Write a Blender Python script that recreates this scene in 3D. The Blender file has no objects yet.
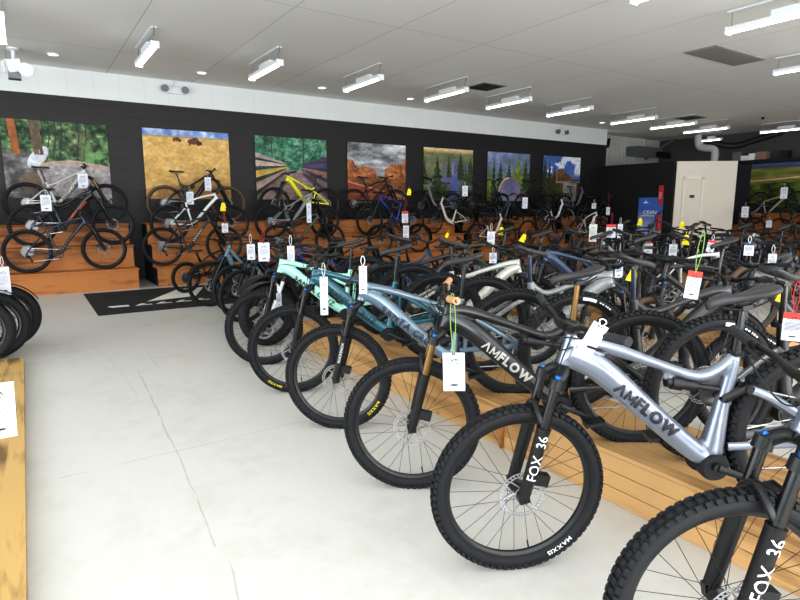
import bpy, math, random
import numpy as np
from mathutils import Vector, Matrix
R_ = math.radians
SC = bpy.context.scene
COL = SC.collection

# ------------------------------------------------------------------ mesh builder
class MB:
    def __init__(s):
        s.v = []; s.f = []; s.m = []; s.cur = 0
    def add(s, vs, fs):
        o = len(s.v)
        s.v += [tuple(p) for p in vs]
        for f in fs:
            s.f.append(tuple(i + o for i in f)); s.m.append(s.cur)
        return s
    def box(s, c, h, ax=None):
        ax = ax or (Vector((1, 0, 0)), Vector((0, 1, 0)), Vector((0, 0, 1)))
        c = Vector(c); vs = []
        for i in (-1, 1):
            for j in (-1, 1):
                for k in (-1, 1):
                    vs.append(c + ax[0] * (i * h[0]) + ax[1] * (j * h[1]) + ax[2] * (k * h[2]))
        return s.add(vs, [(0, 1, 3, 2), (4, 6, 7, 5), (0, 4, 5, 1), (2, 3, 7, 6), (0, 2, 6, 4), (1, 5, 7, 3)])
    def bx(s, x0, x1, y0, y1, z0, z1):
        return s.box(((x0 + x1) / 2, (y0 + y1) / 2, (z0 + z1) / 2), (abs(x1 - x0) / 2, abs(y1 - y0) / 2, abs(z1 - z0) / 2))
    def tube(s, pts, r, n=10, cap=True, closed=False, lat=None):
        P = [Vector(p) for p in pts]; m = len(P)
        rr = [(r, r)] * m if isinstance(r, (int, float)) else [(a, a) if isinstance(a, (int, float)) else a for a in r]
        L = Vector(lat) if lat else None
        vs = []; prev = None
        for i in range(m):
            if closed: T = P[(i + 1) % m] - P[(i - 1) % m]
            else: T = P[min(i + 1, m - 1)] - P[max(i - 1, 0)]
            if T.length < 1e-9: T = Vector((0, 0, 1))
            T.normalize()
            base = L if L else (prev if prev else (Vector((0, 1, 0)) if abs(T.y) < .9 else Vector((1, 0, 0))))
            l = base - T * base.dot(T)
            if l.length < 1e-6: l = T.orthogonal()
            l.normalize(); prev = l
            N = T.cross(l)
            for k in range(n):
                a = 2 * math.pi * k / n
                vs.append(P[i] + l * (rr[i][1] * math.cos(a)) + N * (rr[i][0] * math.sin(a)))
        fs = []
        for i in range(m if closed else m - 1):
            j = (i + 1) % m
            for k in range(n):
                q = (k + 1) % n
                fs.append((i * n + k, i * n + q, j * n + q, j * n + k))
        if cap and not closed:
            fs.append(tuple(range(n - 1, -1, -1))); fs.append(tuple((m - 1) * n + k for k in range(n)))
        return s.add(vs, fs)
    def lathe(s, prof, n=48, c=(0, 0, 0), axis='Y', loop=True):
        m = len(prof); vs = []
        for k in range(n):
            a = 2 * math.pi * k / n; ca, sa = math.cos(a), math.sin(a)
            for (r, y) in prof:
                if axis == 'Y': vs.append((c[0] + r * sa, c[1] + y, c[2] + r * ca))
                else: vs.append((c[0] + r * ca, c[1] + r * sa, c[2] + y))
        fs = []
        for k in range(n):
            q = (k + 1) % n
            for i in range(m if loop else m - 1):
                j = (i + 1) % m
                fs.append((k * m + i, q * m + i, q * m + j, k * m + j))
        return s.add(vs, fs)
    def cyl(s, a, b, r, n=12):
        return s.tube([a, b], r, n)
    def sphere(s, c, r, n=12, m=8):
        r3 = (r, r, r) if isinstance(r, (int, float)) else r
        vs = []
        for i in range(m + 1):
            t = math.pi * i / m
            for k in range(n):
                a = 2 * math.pi * k / n
                vs.append((c[0] + r3[0] * math.sin(t) * math.cos(a), c[1] + r3[1] * math.sin(t) * math.sin(a), c[2] + r3[2] * math.cos(t)))
        fs = [(i * n + k, (i + 1) * n + k, (i + 1) * n + (k + 1) % n, i * n + (k + 1) % n) for i in range(m) for k in range(n)]
        return s.add(vs, fs)
    def mesh(s, name, mats, smooth=True, angle=40):
        me = bpy.data.meshes.new(name)
        me.from_pydata(s.v, [], s.f)
        for m in (mats if isinstance(mats, (list, tuple)) else [mats]): me.materials.append(m)
        me.polygons.foreach_set('material_index', s.m)
        me.update()
        import bmesh
        bm = bmesh.new(); bm.from_mesh(me)
        bmesh.ops.recalc_face_normals(bm, faces=bm.faces)
        if smooth:
            ca = R_(angle)
            for f in bm.faces: f.smooth = True
            for e in bm.edges:
                if len(e.link_faces) == 2 and e.calc_face_angle(0) > ca: e.smooth = False
        bm.to_mesh(me); bm.free()
        return me
    def obj(s, name, mats, parent=None, smooth=True, angle=40, loc=None):
        return link(name, s.mesh(name, mats, smooth, angle), parent, loc)

def link(name, me, parent=None, loc=None, rot=None):
    o = bpy.data.objects.new(name, me); COL.objects.link(o)
    if parent: o.parent = parent
    if loc is not None: o.location = loc
    if rot is not None: o.rotation_euler = rot
    return o
def empty(name, loc=(0, 0, 0), rot=(0, 0, 0)):
    o = bpy.data.objects.new(name, None); COL.objects.link(o)
    o.location = loc; o.rotation_euler = rot; o.empty_display_size = .1
    return o
def tag(o, label, cat, group=None):
    o['label'] = label; o['category'] = cat
    if group: o['group'] = group
    return o
def struct(o, label=None):
    o['kind'] = 'structure'
    if label: o['label'] = label
    return o
def spline(ps, n=6):
    """Catmull-Rom through points (tuples of any length)"""
    P = [np.array(p, float) for p in ps]; out = []
    for i in range(len(P) - 1):
        p0 = P[max(i - 1, 0)]; p1 = P[i]; p2 = P[i + 1]; p3 = P[min(i + 2, len(P) - 1)]
        for k in range(n):
            t = k / n
            out.append(.5 * ((2 * p1) + (-p0 + p2) * t + (2 * p0 - 5 * p1 + 4 * p2 - p3) * t * t + (-p0 + 3 * p1 - 3 * p2 + p3) * t ** 3))
    out.append(P[-1])
    return [tuple(float(x) for x in p) for p in out]

# ------------------------------------------------------------------ materials
def nodes(name):
    m = bpy.data.materials.new(name); m.use_nodes = True
    nt = m.node_tree; b = nt.nodes['Principled BSDF']
    return m, nt, b
def N(nt, t, **kw):
    n = nt.nodes.new(t)
    for k, v in kw.items():
        if k in n.inputs: n.inputs[k].default_value = v
        else: setattr(n, k, v)
    return n
def lin(c):
    return tuple((x / 12.92 if x <= .04045 else ((x + .055) / 1.055) ** 2.4) for x in c) + (1,)
def rgb(r, g, b): return lin((r / 255, g / 255, b / 255))
MC = {}
def mat(name, col, rough=.5, metal=0, var=.06, scale=8, coat=0, spec=.5, emit=None):
    if name in MC: return MC[name]
    m, nt, b = nodes(name)
    tc = N(nt, 'ShaderNodeTexCoord'); nz = N(nt, 'ShaderNodeTexNoise', Scale=scale, Detail=3.0)
    nt.links.new(tc.outputs['Object'], nz.inputs['Vector'])
    mr = N(nt, 'ShaderNodeMapRange'); mr.inputs['To Min'].default_value = 1 - var; mr.inputs['To Max'].default_value = 1 + var
    nt.links.new(nz.outputs['Fac'], mr.inputs['Value'])
    mx = N(nt, 'ShaderNodeVectorMath', operation='SCALE'); mx.inputs[0].default_value = col[:3]
    nt.links.new(mr.outputs['Result'], mx.inputs['Scale']); nt.links.new(mx.outputs['Vector'], b.inputs['Base Color'])
    b.inputs['Roughness'].default_value = rough; b.inputs['Metallic'].default_value = metal
    b.inputs['Coat Weight'].default_value = coat; b.inputs['Specular IOR Level'].default_value = spec
    b.inputs['Coat Roughness'].default_value = .12
    if emit:
        b.inputs['Emission Color'].default_value = emit[0]; b.inputs['Emission Strength'].default_value = emit[1]
    MC[name] = m
    return m
def paint(name, c, rough=.28, metal=.25, coat=.6): return mat('paint_' + name, rgb(*c), rough, metal, .04, 4, coat)
RUBBER = mat('rubber', rgb(25, 26, 29), .7, 0, .15, 30, spec=.35)
RUBBER2 = mat('tan_rubber', rgb(92, 70, 52), .7)
RIM = mat('rim_black', rgb(20, 20, 22), .38)
SPOKE = mat('spoke_dark', rgb(52, 52, 55), .35, .7)
STEEL = mat('steel', rgb(190, 190, 192), .28, .95)
ROTOR = mat('rotor_steel', rgb(168, 168, 170), .35, .6)
BLK = mat('black_part', rgb(17, 17, 19), .42, .1)
BLKM = mat('black_matte', rgb(18, 18, 20), .7)
GLOSSB = mat('black_gloss', rgb(12, 12, 14), .25, .1, coat=.25)
SADM = mat('saddle_vinyl', rgb(48, 47, 49), .5, spec=.5)
GRIP = mat('grip_rubber', rgb(40, 40, 44), .8)
TAN = mat('tan_grip', rgb(196, 146, 104), .8)
WHITE = mat('white_print', rgb(240, 240, 240), .6, var=.01)
PAPER = mat('paper', rgb(218, 219, 228), .7, var=.02)
INK = mat('ink', rgb(40, 40, 46), .7)
YELLOW = mat('yellow_print', rgb(240, 220, 30), .6)
YTAG = mat('yellow_tag', rgb(250, 225, 20), .6, var=.03)
RED = mat('red_plastic', rgb(190, 30, 35), .45)
REDT = mat('red_print', rgb(205, 70, 60), .6)
KASH = mat('gold_anodised', rgb(126, 98, 60), .3, .8)
BLUEA = mat('blue_anodised', rgb(30, 110, 205), .3, .5)
GREENC = mat('green_cord', rgb(128, 164, 84), .7)
GREY = mat('grey_metal', rgb(120, 122, 126), .4, .5)
ORANGE = mat('orange_reflector', rgb(235, 70, 25), .3)

def wood(name, c1, c2, scale=1.0, axis=1, dark=.0):
    m, nt, b = nodes(name)
    tc = N(nt, 'ShaderNodeTexCoord')
    mp = N(nt, 'ShaderNodeMapping'); s = [14, 14, 14]; s[axis] = 1.1
    mp.inputs['Scale'].default_value = [q * scale for q in s]
    nt.links.new(tc.outputs['Object'], mp.inputs['Vector'])
    nz = N(nt, 'ShaderNodeTexNoise', Scale=1.0, Detail=6.0, Roughness=.6, Distortion=.7)
    nt.links.new(mp.outputs['Vector'], nz.inputs['Vector'])
    n2 = N(nt, 'ShaderNodeTexNoise', Scale=1.3, Detail=2.0)
    nt.links.new(tc.outputs['Object'], n2.inputs['Vector'])
    ad = N(nt, 'ShaderNodeMath', operation='ADD'); nt.links.new(nz.outputs['Fac'], ad.inputs[0]); nt.links.new(n2.outputs['Fac'], ad.inputs[1])
    rp = N(nt, 'ShaderNodeValToRGB')
    rp.color_ramp.elements[0].position = .78; rp.color_ramp.elements[0].color = c2
    rp.color_ramp.elements[1].position = 1.18; rp.color_ramp.elements[1].color = c1
    rp.color_ramp.elements[1].position = 1.16
    nt.links.new(ad.outputs[0], rp.inputs['Fac'])
    # knots
    vo = N(nt, 'ShaderNodeTexVoronoi', Scale=2.6); nt.links.new(tc.outputs['Object'], vo.inputs['Vector'])
    kr = N(nt, 'ShaderNodeMapRange'); kr.inputs['From Min'].default_value = .04; kr.inputs['From Max'].default_value = .10
    kr.inputs['To Min'].default_value = .45; kr.inputs['To Max'].default_value = 1
    nt.links.new(vo.outputs['Distance'], kr.inputs['Value'])
    mx = N(nt, 'ShaderNodeVectorMath', operation='SCALE')
    nt.links.new(rp.outputs['Color'], mx.inputs[0]); nt.links.new(kr.outputs['Result'], mx.inputs['Scale'])
    nt.links.new(mx.outputs['Vector'], b.inputs['Base Color'])
    b.inputs['Roughness'].default_value = .5; b.inputs['Specular IOR Level'].default_value = .35
    return m
PINE_Y = wood('pine_along_y', rgb(194, 154, 104), rgb(140, 102, 60), axis=1)
PINE_X = wood('pine_along_x', rgb(188, 122, 64), rgb(126, 72, 32), axis=0)
PINE_XD = wood('pine_tread', rgb(186, 120, 62), rgb(112, 66, 30), axis=0)
PLY = wood('plywood', rgb(196, 156, 104), rgb(154, 114, 68), .8, axis=1)
RUSTIC = wood('rustic_pine', rgb(196, 162, 104), rgb(118, 92, 60), .9, axis=1)

# ------------------------------------------------------------------ lettering
TXT = {}
def text2d(s, size=1.0, bold=.0):
    k = (s, bold)
    if k not in TXT:
        cu = bpy.data.curves.new('t', 'FONT'); cu.body = s; cu.size = 1; cu.offset = bold; cu.resolution_u = 3
        cu.align_x = 'CENTER'; cu.align_y = 'CENTER'
        ob = bpy.data.objects.new('t', cu); COL.objects.link(ob)
        dg = bpy.context.evaluated_depsgraph_get(); dg.update()
        me = bpy.data.meshes.new_from_object(ob.evaluated_get(dg))
        import bmesh
        bm = bmesh.new(); bm.from_mesh(me)
        bmesh.ops.triangulate(bm, faces=bm.faces[:])
        if bold > .001:
            for q in range(-5, 6):
                bmesh.ops.bisect_plane(bm, geom=bm.verts[:] + bm.edges[:] + bm.faces[:], plane_co=(0, q * .09, 0), plane_no=(0, 1, 0), dist=1e-5)
        bm.to_mesh(me); bm.free()
        TXT[k] = ([(v.co.x, v.co.y) for v in me.vertices], [tuple(p.vertices) for p in me.polygons])
        bpy.data.objects.remove(ob); bpy.data.meshes.remove(me)
    v, f = TXT[k]
    return [(a * size, b * size) for a, b in v], f
def glyph_M():
    v = []; f = []; h = .36
    for (x0, y0, x1, y1) in ((.07, -h, .07, h), (.07, h, .36, -h * .55), (.36, -h * .55, .65, h), (.65, h, .65, -h)):
        w = .068; o = len(v)
        v += [(x0 - w, y0), (x0 + w, y0), (x1 + w, y1), (x1 - w, y1)]; f.append((o, o + 1, o + 2, o + 3))
    return v, f, .0, .72
def glyph_L():
    v = []; f = []; h = .36
    for (x0, y0, x1, y1) in ((.07, -h, .36, h), (.36, h, .65, -h)):
        w = .075; o = len(v)
        v += [(x0 - w, y0), (x0 + w, y0), (x1 + w, y1), (x1 - w, y1)]; f.append((o, o + 1, o + 2, o + 3))
    return v, f, .0, .72
def caps2d(s, size=1.0, bold=.02, gap=.1):
    # capital lettering set letter by letter
    V = []; Fc = []; x = 0
    for ch in s:
        if ch == ' ': x += .34; continue
        if ch == 'M': v, f, a, b = glyph_M()
        elif ch == '\u039b': v, f, a, b = glyph_L()
        else:
            v, f = text2d(ch, 1.0, bold); a = min(p[0] for p in v); b = max(p[0] for p in v)
        o = len(V); V += [(p[0] - a + x, p[1]) for p in v]; Fc += [tuple(i + o for i in q) for q in f]; x += b - a + gap
    x -= gap
    mbv = [((p[0] - x / 2) * size, p[1] * size) for p in V]
    import bmesh
    bm = bmesh.new(); vs = [bm.verts.new((p[0], p[1], 0)) for p in mbv]
    for q in Fc: bm.faces.new([vs[i] for i in q])
    for q in range(-5, 6): bmesh.ops.bisect_plane(bm, geom=bm.verts[:] + bm.edges[:] + bm.faces[:], plane_co=(0, q * .08 * size, 0), plane_no=(0, 1, 0), dist=1e-6)
    bm.verts.index_update()
    r = ([(w.co.x, w.co.y) for w in bm.verts], [tuple(w.index for w in q.verts) for q in bm.faces]); bm.free()
    return r
def flat_text(mb, s, size, O, U, V, off=.002, bold=.02, sx=1):
    v, f = text2d(s, size, bold); O = Vector(O); U = Vector(U); V = Vector(V); Nn = U.cross(V)
    return mb.add([O + U * (a * sx) + V * b + Nn * off for a, b in v], f)

# ------------------------------------------------------------------ camera model (only used to turn measured places into world points)
CF, CT, CY, CH = 565.0, R_(9.5), R_(33.4), 1.55
def ray(px, py):
    u = (px - 400) / CF; v = (300 - py) / CF
    fh = math.cos(CT) + v * math.sin(CT); up = -math.sin(CT) + v * math.cos(CT)
    return (math.sin(CY) * fh + math.cos(CY) * u, math.cos(CY) * fh - math.sin(CY) * u, up)
def gz(px, py, z=0.):
    r = ray(px, py); t = (z - CH) / r[2]; return Vector((r[0] * t, r[1] * t, z))
def gy(px, py, Y):
    r = ray(px, py); t = Y / r[1]; return Vector((r[0] * t, Y, CH + r[2] * t))
def gx(px, py, X):
    r = ray(px, py); t = X / r[0]; return Vector((X, r[1] * t, CH + r[2] * t))
cam = bpy.data.cameras.new('camera'); cam.sensor_width = 36; cam.lens = CF / 800 * 36; cam.clip_end = 100; cam.clip_start = .05
co = bpy.data.objects.new('camera', cam); COL.objects.link(co)
co.location = (0, 0, CH); co.rotation_euler = (math.pi / 2 - CT, 0, -CY)
SC.camera = co
# ================================================================== ROOM
CEIL = 4.13; WY = 13.0; WX = 21.9
def brick_mat(name, col, mortar, bw, bh, ms, rough=.6, off=0., axes='xz', var=.05):
    m, nt, b = nodes(name)
    tc = N(nt, 'ShaderNodeTexCoord'); sp = N(nt, 'ShaderNodeSeparateXYZ'); cb = N(nt, 'ShaderNodeCombineXYZ')
    nt.links.new(tc.outputs['Object'], sp.inputs[0])
    for i, a in enumerate(axes): nt.links.new(sp.outputs[a.upper()], cb.inputs[i])
    br = N(nt, 'ShaderNodeTexBrick', Scale=1.0); br.offset = off
    br.inputs['Color1'].default_value = col; br.inputs['Color2'].default_value = tuple(c * (1 - var) for c in col[:3]) + (1,)
    br.inputs['Mortar'].default_value = mortar; br.inputs['Mortar Size'].default_value = ms; br.inputs['Mortar Smooth'].default_value = .4
    br.inputs['Brick Width'].default_value = bw; br.inputs['Row Height'].default_value = bh
    nt.links.new(cb.outputs[0], br.inputs['Vector']); nt.links.new(br.outputs['Color'], b.inputs['Base Color'])
    b.inputs['Roughness'].default_value = rough
    bp = N(nt, 'ShaderNodeBump', Strength=.25, Distance=.01); bp.invert = True
    nt.links.new(br.outputs['Fac'], bp.inputs['Height']); nt.links.new(bp.outputs[0], b.inputs['Normal'])
    return m
BLOCK_B = brick_mat('black_block', rgb(25, 22, 21), rgb(14, 12, 12), .46, .207, .004, .55)
BLOCK_W = brick_mat('white_block', rgb(222, 224, 222), rgb(200, 203, 204), .46, .6, .003, .6, var=.01)
CEILM = brick_mat('ceiling_board', rgb(234, 233, 229), rgb(178, 178, 176), 1.62, 3.7, .007, .75, axes='xy', var=.03)

def floor_mat():
    m, nt, b = nodes('painted_concrete')
    tc = N(nt, 'ShaderNodeTexCoord')
    n1 = N(nt, 'ShaderNodeTexNoise', Scale=.8, Detail=5.0); n2 = N(nt, 'ShaderNodeTexNoise', Scale=5.0, Detail=6.0, Roughness=.7)
    dn = N(nt, 'ShaderNodeTexNoise', Scale=2.2, Detail=6.0)
    for q in (n1, n2, dn): nt.links.new(tc.outputs['Object'], q.inputs['Vector'])
    ad = N(nt, 'ShaderNodeMath', operation='ADD'); nt.links.new(n1.outputs['Fac'], ad.inputs[0]); nt.links.new(n2.outputs['Fac'], ad.inputs[1])
    rp = N(nt, 'ShaderNodeValToRGB'); rp.color_ramp.elements[0].position = .6; rp.color_ramp.elements[1].position = 1.0
    rp.color_ramp.elements[0].color = rgb(192, 189, 182); rp.color_ramp.elements[1].color = rgb(205, 203, 198)
    nt.links.new(ad.outputs[0], rp.inputs['Fac'])
    # cracks: distance to segments with a little wander
    wv = N(nt, 'ShaderNodeVectorMath', operation='SCALE'); sb = N(nt, 'ShaderNodeVectorMath', operation='SUBTRACT'); sb.inputs[1].default_value = (.5, .5, .5)
    nt.links.new(dn.outputs['Color'], sb.inputs[0]); nt.links.new(sb.outputs[0], wv.inputs[0]); wv.inputs['Scale'].default_value = .05
    pv = N(nt, 'ShaderNodeVectorMath', operation='ADD'); nt.links.new(tc.outputs['Object'], pv.inputs[0]); nt.links.new(wv.outputs[0], pv.inputs[1])
    segs = [((.78, 5.7), (.68, 3.7), .0045), ((.68, 3.7), (.60, 2.45), .003), ((.62, 2.3), (.57, 2.0), .003), ((.04, 3.62), (1.9, 3.66), .003), ((.60, 6.4), (.66, 4.9), .002), ((1.0, 6.6), (.94, 5.6), .002)]
    tot = None
    for a, e, w in segs:
        a = Vector(a + (0,)); e = Vector(e + (0,)); d = e - a; L2 = d.dot(d)
        s1 = N(nt, 'ShaderNodeVectorMath', operation='SUBTRACT'); nt.links.new(pv.outputs[0], s1.inputs[0]); s1.inputs[1].default_value = a
        dt = N(nt, 'ShaderNodeVectorMath', operation='DOT_PRODUCT'); nt.links.new(s1.outputs[0], dt.inputs[0]); dt.inputs[1].default_value = d / L2
        cl = N(nt, 'ShaderNodeClamp'); nt.links.new(dt.outputs['Value'], cl.inputs['Value'])
        sc = N(nt, 'ShaderNodeVectorMath', operation='SCALE'); sc.inputs[0].default_value = d; nt.links.new(cl.outputs[0], sc.inputs['Scale'])
        df = N(nt, 'ShaderNodeVectorMath', operation='DISTANCE'); nt.links.new(s1.outputs[0], df.inputs[0]); nt.links.new(sc.outputs[0], df.inputs[1])
        mr = N(nt, 'ShaderNodeMapRange'); nt.links.new(df.outputs['Value'], mr.inputs['Value'])
        mr.inputs['From Min'].default_value = w * .7; mr.inputs['From Max'].default_value = w * 2.2
        mr.inputs['To Min'].default_value = .74; mr.inputs['To Max'].default_value = 1
        if tot is None: tot = mr.outputs[0]
        else:
            mm = N(nt, 'ShaderNodeMath', operation='MINIMUM'); nt.links.new(tot, mm.inputs[0]); nt.links.new(mr.outputs[0], mm.inputs[1]); tot = mm.outputs[0]
    mx = N(nt, 'ShaderNodeVectorMath', operation='SCALE'); nt.links.new(rp.outputs['Color'], mx.inputs[0]); nt.links.new(tot, mx.inputs['Scale'])
    nt.links.new(mx.outputs[0], b.inputs['Base Color'])
    b.inputs['Roughness'].default_value = .42; b.inputs['Specular IOR Level'].default_value = .35
    return m
def plane_obj(name, pts, m, mi=None):
    mb = MB(); mb.add(pts, [tuple(range(len(pts)))]); o = mb.obj(name, m, smooth=False); return struct(o)
mb = MB(); mb.bx(-7, WX + .1, -5, 14.1, -.1, 0); struct(mb.obj('floor', floor_mat(), smooth=False), 'off white painted concrete floor with fine cracks')
mb = MB(); mb.bx(-7, WX + .1, -5, 14.1, CEIL, CEIL + .1); struct(mb.obj('ceiling', CEILM, smooth=False), 'pale grey flat ceiling with board seams')
mb = MB(); mb.bx(-7, 17.2, WY, WY + .15, 0, 3.62); mb.cur = 1; mb.bx(-7, 17.2, WY, WY + .15, 3.62, CEIL)
struct(mb.obj('wall_back', [BLOCK_B, BLOCK_W], smooth=False), 'black block wall with a white band under the ceiling')
mb = MB(); mb.bx(-7.1, -7, 6, WY, 0, CEIL); struct(mb.obj('wall_left', BLOCK_W, smooth=False))
UNF = mat('unfinished_white', rgb(196, 196, 192), .7, var=.1, scale=3)
mb = MB(); mb.bx(17.2, WX, 14, 14.1, 0, CEIL); struct(mb.obj('wall_rear', UNF, smooth=False), 'unfinished pale wall behind the booth')
DARKW = mat('dark_grey_wall', rgb(74, 72, 72), .8); BLKW = mat('black_wall', rgb(14, 13, 14), .75); CREAM = mat('cream_paint', rgb(226, 217, 203), .6, var=.02)
CHARC = mat('charcoal_wall', rgb(48, 48, 56), .7)
mb = MB(); mb.bx(WX, WX + .1, -5, 14.1, 3.05, CEIL); mb.cur = 1; mb.bx(WX, WX + .1, -5, 14.1, 0, 3.05)
struct(mb.obj('wall_right', [DARKW, CHARC], smooth=False), 'dark wall on the right')
# the booth: black long face, cream face with the door
BH = 2.89
c0 = Vector((16.95, 10.2, 0)); c1 = Vector((18.32, 9.08, 0))
dv = (c1 - c0).normalized(); nv = Vector((dv.y, -dv.x, 0))
mb = MB(); mb.bx(16.85, 16.95, c0.y + .02, WY, 0, BH)
struct(mb.obj('wall_booth', BLKW, smooth=False), 'black side wall of the booth')
mb = MB(); mb.box((c0 + c1) / 2 + Vector((0, 0, BH / 2)) - nv * .05, ((c1 - c0).length / 2, .05, BH / 2), (dv, nv, Vector((0, 0, 1))))
struct(mb.obj('wall_cream', CREAM, smooth=False), 'cream wall of the booth holding the door')
mb = MB(); mb.bx(16.96, 19.4, 10.4, WY, BH - .1, BH - .03); struct(mb.obj('trim_1', CREAM, smooth=False), 'flat roof of the booth')
# door in cream wall
dr = empty('door_1', c0 + dv * .52 + nv * .0, (0, 0, math.atan2(dv.y, dv.x))); struct(dr, 'cream door with raised casing and small sign')
DW = .62; DH = 2.42
CREAM2 = mat('cream_trim', rgb(232, 225, 212), .5)
mb = MB(); mb.bx(-DW / 2 + .07, DW / 2 - .07, -.012, .0, 0, DH - .09); mb.bx(-.16, .16, -.02, -.012, 1.35, DH - .25); mb.bx(-.16, .16, -.02, -.012, .2, 1.2); mb.obj('door_leaf', CREAM, dr, False)
mb = MB()
for sx in (-1, 1): mb.bx(sx * DW / 2, sx * (DW / 2 - .07), -.035, 0, 0, DH)
mb.bx(-DW / 2, DW / 2, -.035, 0, DH - .07, DH); mb.obj('door_casing', CREAM2, dr, False)
mb = MB(); mb.bx(-.09, .05, -.03, -.02, 1.78, 1.87); mb.obj('door_sign', BLK, dr, False)
# pilaster and ledge on the right wall
mb = MB(); mb.bx(WX - .12, WX, 10.35, 11.6, 0, 3.05); struct(mb.obj('trim_2', CHARC, smooth=False), 'charcoal pilaster beside the green hill mural')
ld = MB(); ld.bx(WX - .55, WX, 4, 11.6, 3.03, 3.11); tag(ld.obj('wall_shelf', BLK, smooth=False), 'long black shelf high on the right wall above the green mural', 'shelf')
# unfinished gap above booth
UN2 = mat('galvanised', rgb(200, 203, 206), .5, .3)
col_ = empty('wall_column', (17.55, 13.75, 0)); tag(col_, 'white boxed column at the end of the black wall', 'column')
mb = MB(); mb.bx(-.3, .3, -.2, .2, 0, CEIL); mb.obj('shaft', UNF, col_, False)
mb = MB(); mb.bx(-.33, -.24, -.26, -.2, 0, CEIL); mb.bx(.2, .26, -.26, -.2, 0, CEIL); mb.obj('flange', UN2, col_, False)
mb = MB()
for k in range(14):
    mb.tube([(18.5 + k * .17, 13.93, 0), (18.5 + k * .17, 13.93, CEIL)], .06, 8)
tag(mb.obj('corrugated_panel', UNF), 'white corrugated metal panel above the black booth', 'panel')
h = gy(646, 152, 13.5); mb = MB(); mb.bx(h.x - .75, h.x + .75, 13.3, 13.8, h.z - .17, h.z + .17); ht = mb.obj('air_unit', GREY, smooth=False); tag(ht, 'grey air handling box hung above the black booth', 'air unit')
mb = MB(); mb.bx(h.x + .35, h.x + 1.3, 13.28, 13.31, h.z - .2, h.z + .02); mb.obj('front_grille', BLK, ht, False)
mb = MB(); mb.tube(spline([(18.45, 13.84, 4.0), (18.35, 13.82, 3.7), (18.25, 13.84, 3.95)]), .05, 8); tag(mb.obj('cable_coil', BLK), 'coil of black cable hanging left of the grey air unit', 'cable')
mb = MB(); mb.tube(spline([(21.6, 13.2, 4.1), (20.9, 13.3, 3.75), (20.1, 13.4, 3.3)]), .05, 8); tag(mb.obj('diagonal_conduit', GREY), 'grey conduit running diagonally above the booth corner', 'conduit')
mb = MB(); mb.tube(spline([gx(698, 135, 20.6), gx(699, 146, 20.6), gx(705, 148, 20.6), gx(713, 149, 20.6), gx(715, 154, 20.6), gx(712.5, 170, 20.6)], 8), .12, 12); tag(mb.obj('duct_pipe', UNF), 'white bent duct pipe rising behind the cream booth wall', 'pipe')
mb = MB(); a = gy(610, 139, 13.9); mb.bx(20.9, 21.85, 13.9, 13.99, 3.5, 3.57); tag(mb.obj('cable_tray', BLK, smooth=False), 'short black rail on the wall right of the diagonal conduit', 'rail')
for i, (px, w, hh, m_, lb) in enumerate([(738.5, .3, .3, GREY, 'grey box at the left end of the high shelf'), (746, .26, .16, WHITE, 'small white box second from the left on the high shelf'), (753.5, .2, .22, WHITE, 'white carton in the middle of the high shelf'),
                                    (763, .34, .26, mat('tan_card', rgb(150, 120, 100), .7), 'brown cardboard carton on the high shelf'), (786, .22, .24, BLK, 'small black box alone at the right on the high shelf')]):
    p = gx(px, 157, WX - .3); mb = MB(); mb.box((WX - .3, p.y, 3.11 + hh / 2), (.13, w / 2, hh / 2)); mb.box((WX - .3, p.y, 3.11 + hh), (.135, w / 2 + .01, .012)); mb.box((WX - .431, p.y, 3.11 + hh / 2), (.003, .03, hh / 2))
    tag(mb.obj('storage_box', m_, smooth=False), lb, 'box', 'boxes on the high shelf')
for i, zz in enumerate((3.75, 3.9)):
    mb = MB(); mb.tube(spline([(21.7, 11.9, zz + .1), (21.7, 11, zz - .15), (21.7, 10.2, zz), (21.7, 9.4, zz + .18)]), .03, 6); tag(mb.obj('hanging_cable', BLK), ['lower black cable looping along the dark wall over the booth', 'upper black cable looping along the dark wall over the booth'][i], 'cable')
# poster, extinguisher sign and extinguisher on the black face
BX = 16.85
p0 = gx(639.5, 198, BX); p1 = gx(661, 232, BX)
ps = empty('blue_poster', (BX - .012, (p0.y + p1.y) / 2, 0)); tag(ps, 'blue poster with a white peak emblem on the black booth wall', 'poster')
w2 = abs(p0.y - p1.y) / 2
def grad_mat(name, c1, c2, z0, z1):
    m, nt, b = nodes(name); tc = N(nt, 'ShaderNodeTexCoord'); sp = N(nt, 'ShaderNodeSeparateXYZ'); nt.links.new(tc.outputs['Object'], sp.inputs[0])
    nz = N(nt, 'ShaderNodeTexNoise', Scale=5.0, Detail=4.0); nt.links.new(tc.outputs['Object'], nz.inputs['Vector'])
    a = N(nt, 'ShaderNodeMath', operation='MULTIPLY_ADD'); nt.links.new(nz.outputs['Fac'], a.inputs[0]); a.inputs[1].default_value = .5; nt.links.new(sp.outputs['Z'], a.inputs[2])
    mr = N(nt, 'ShaderNodeMapRange'); mr.inputs['From Min'].default_value = z0 + .25; mr.inputs['From Max'].default_value = z1 + .25; nt.links.new(a.outputs[0], mr.inputs['Value'])
    rp = N(nt, 'ShaderNodeValToRGB'); rp.color_ramp.elements[0].color = c1; rp.color_ramp.elements[1].color = c2; nt.links.new(mr.outputs[0], rp.inputs['Fac']); nt.links.new(rp.outputs[0], b.inputs['Base Color'])
    b.inputs['Roughness'].default_value = .5; return m
mb = MB(); mb.box((0, 0, 1.18), (.01, w2, .62)); mb.obj('sheet', grad_mat('poster_blue', rgb(170, 190, 225), rgb(70, 112, 196), .8, 1.4), ps, False)
mb = MB(); mb.add([(-.013, .26, 1.62), (-.013, .13, 1.74), (-.013, .16, 1.68), (-.013, .05, 1.62)], [(0, 1, 2, 3)])
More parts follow.
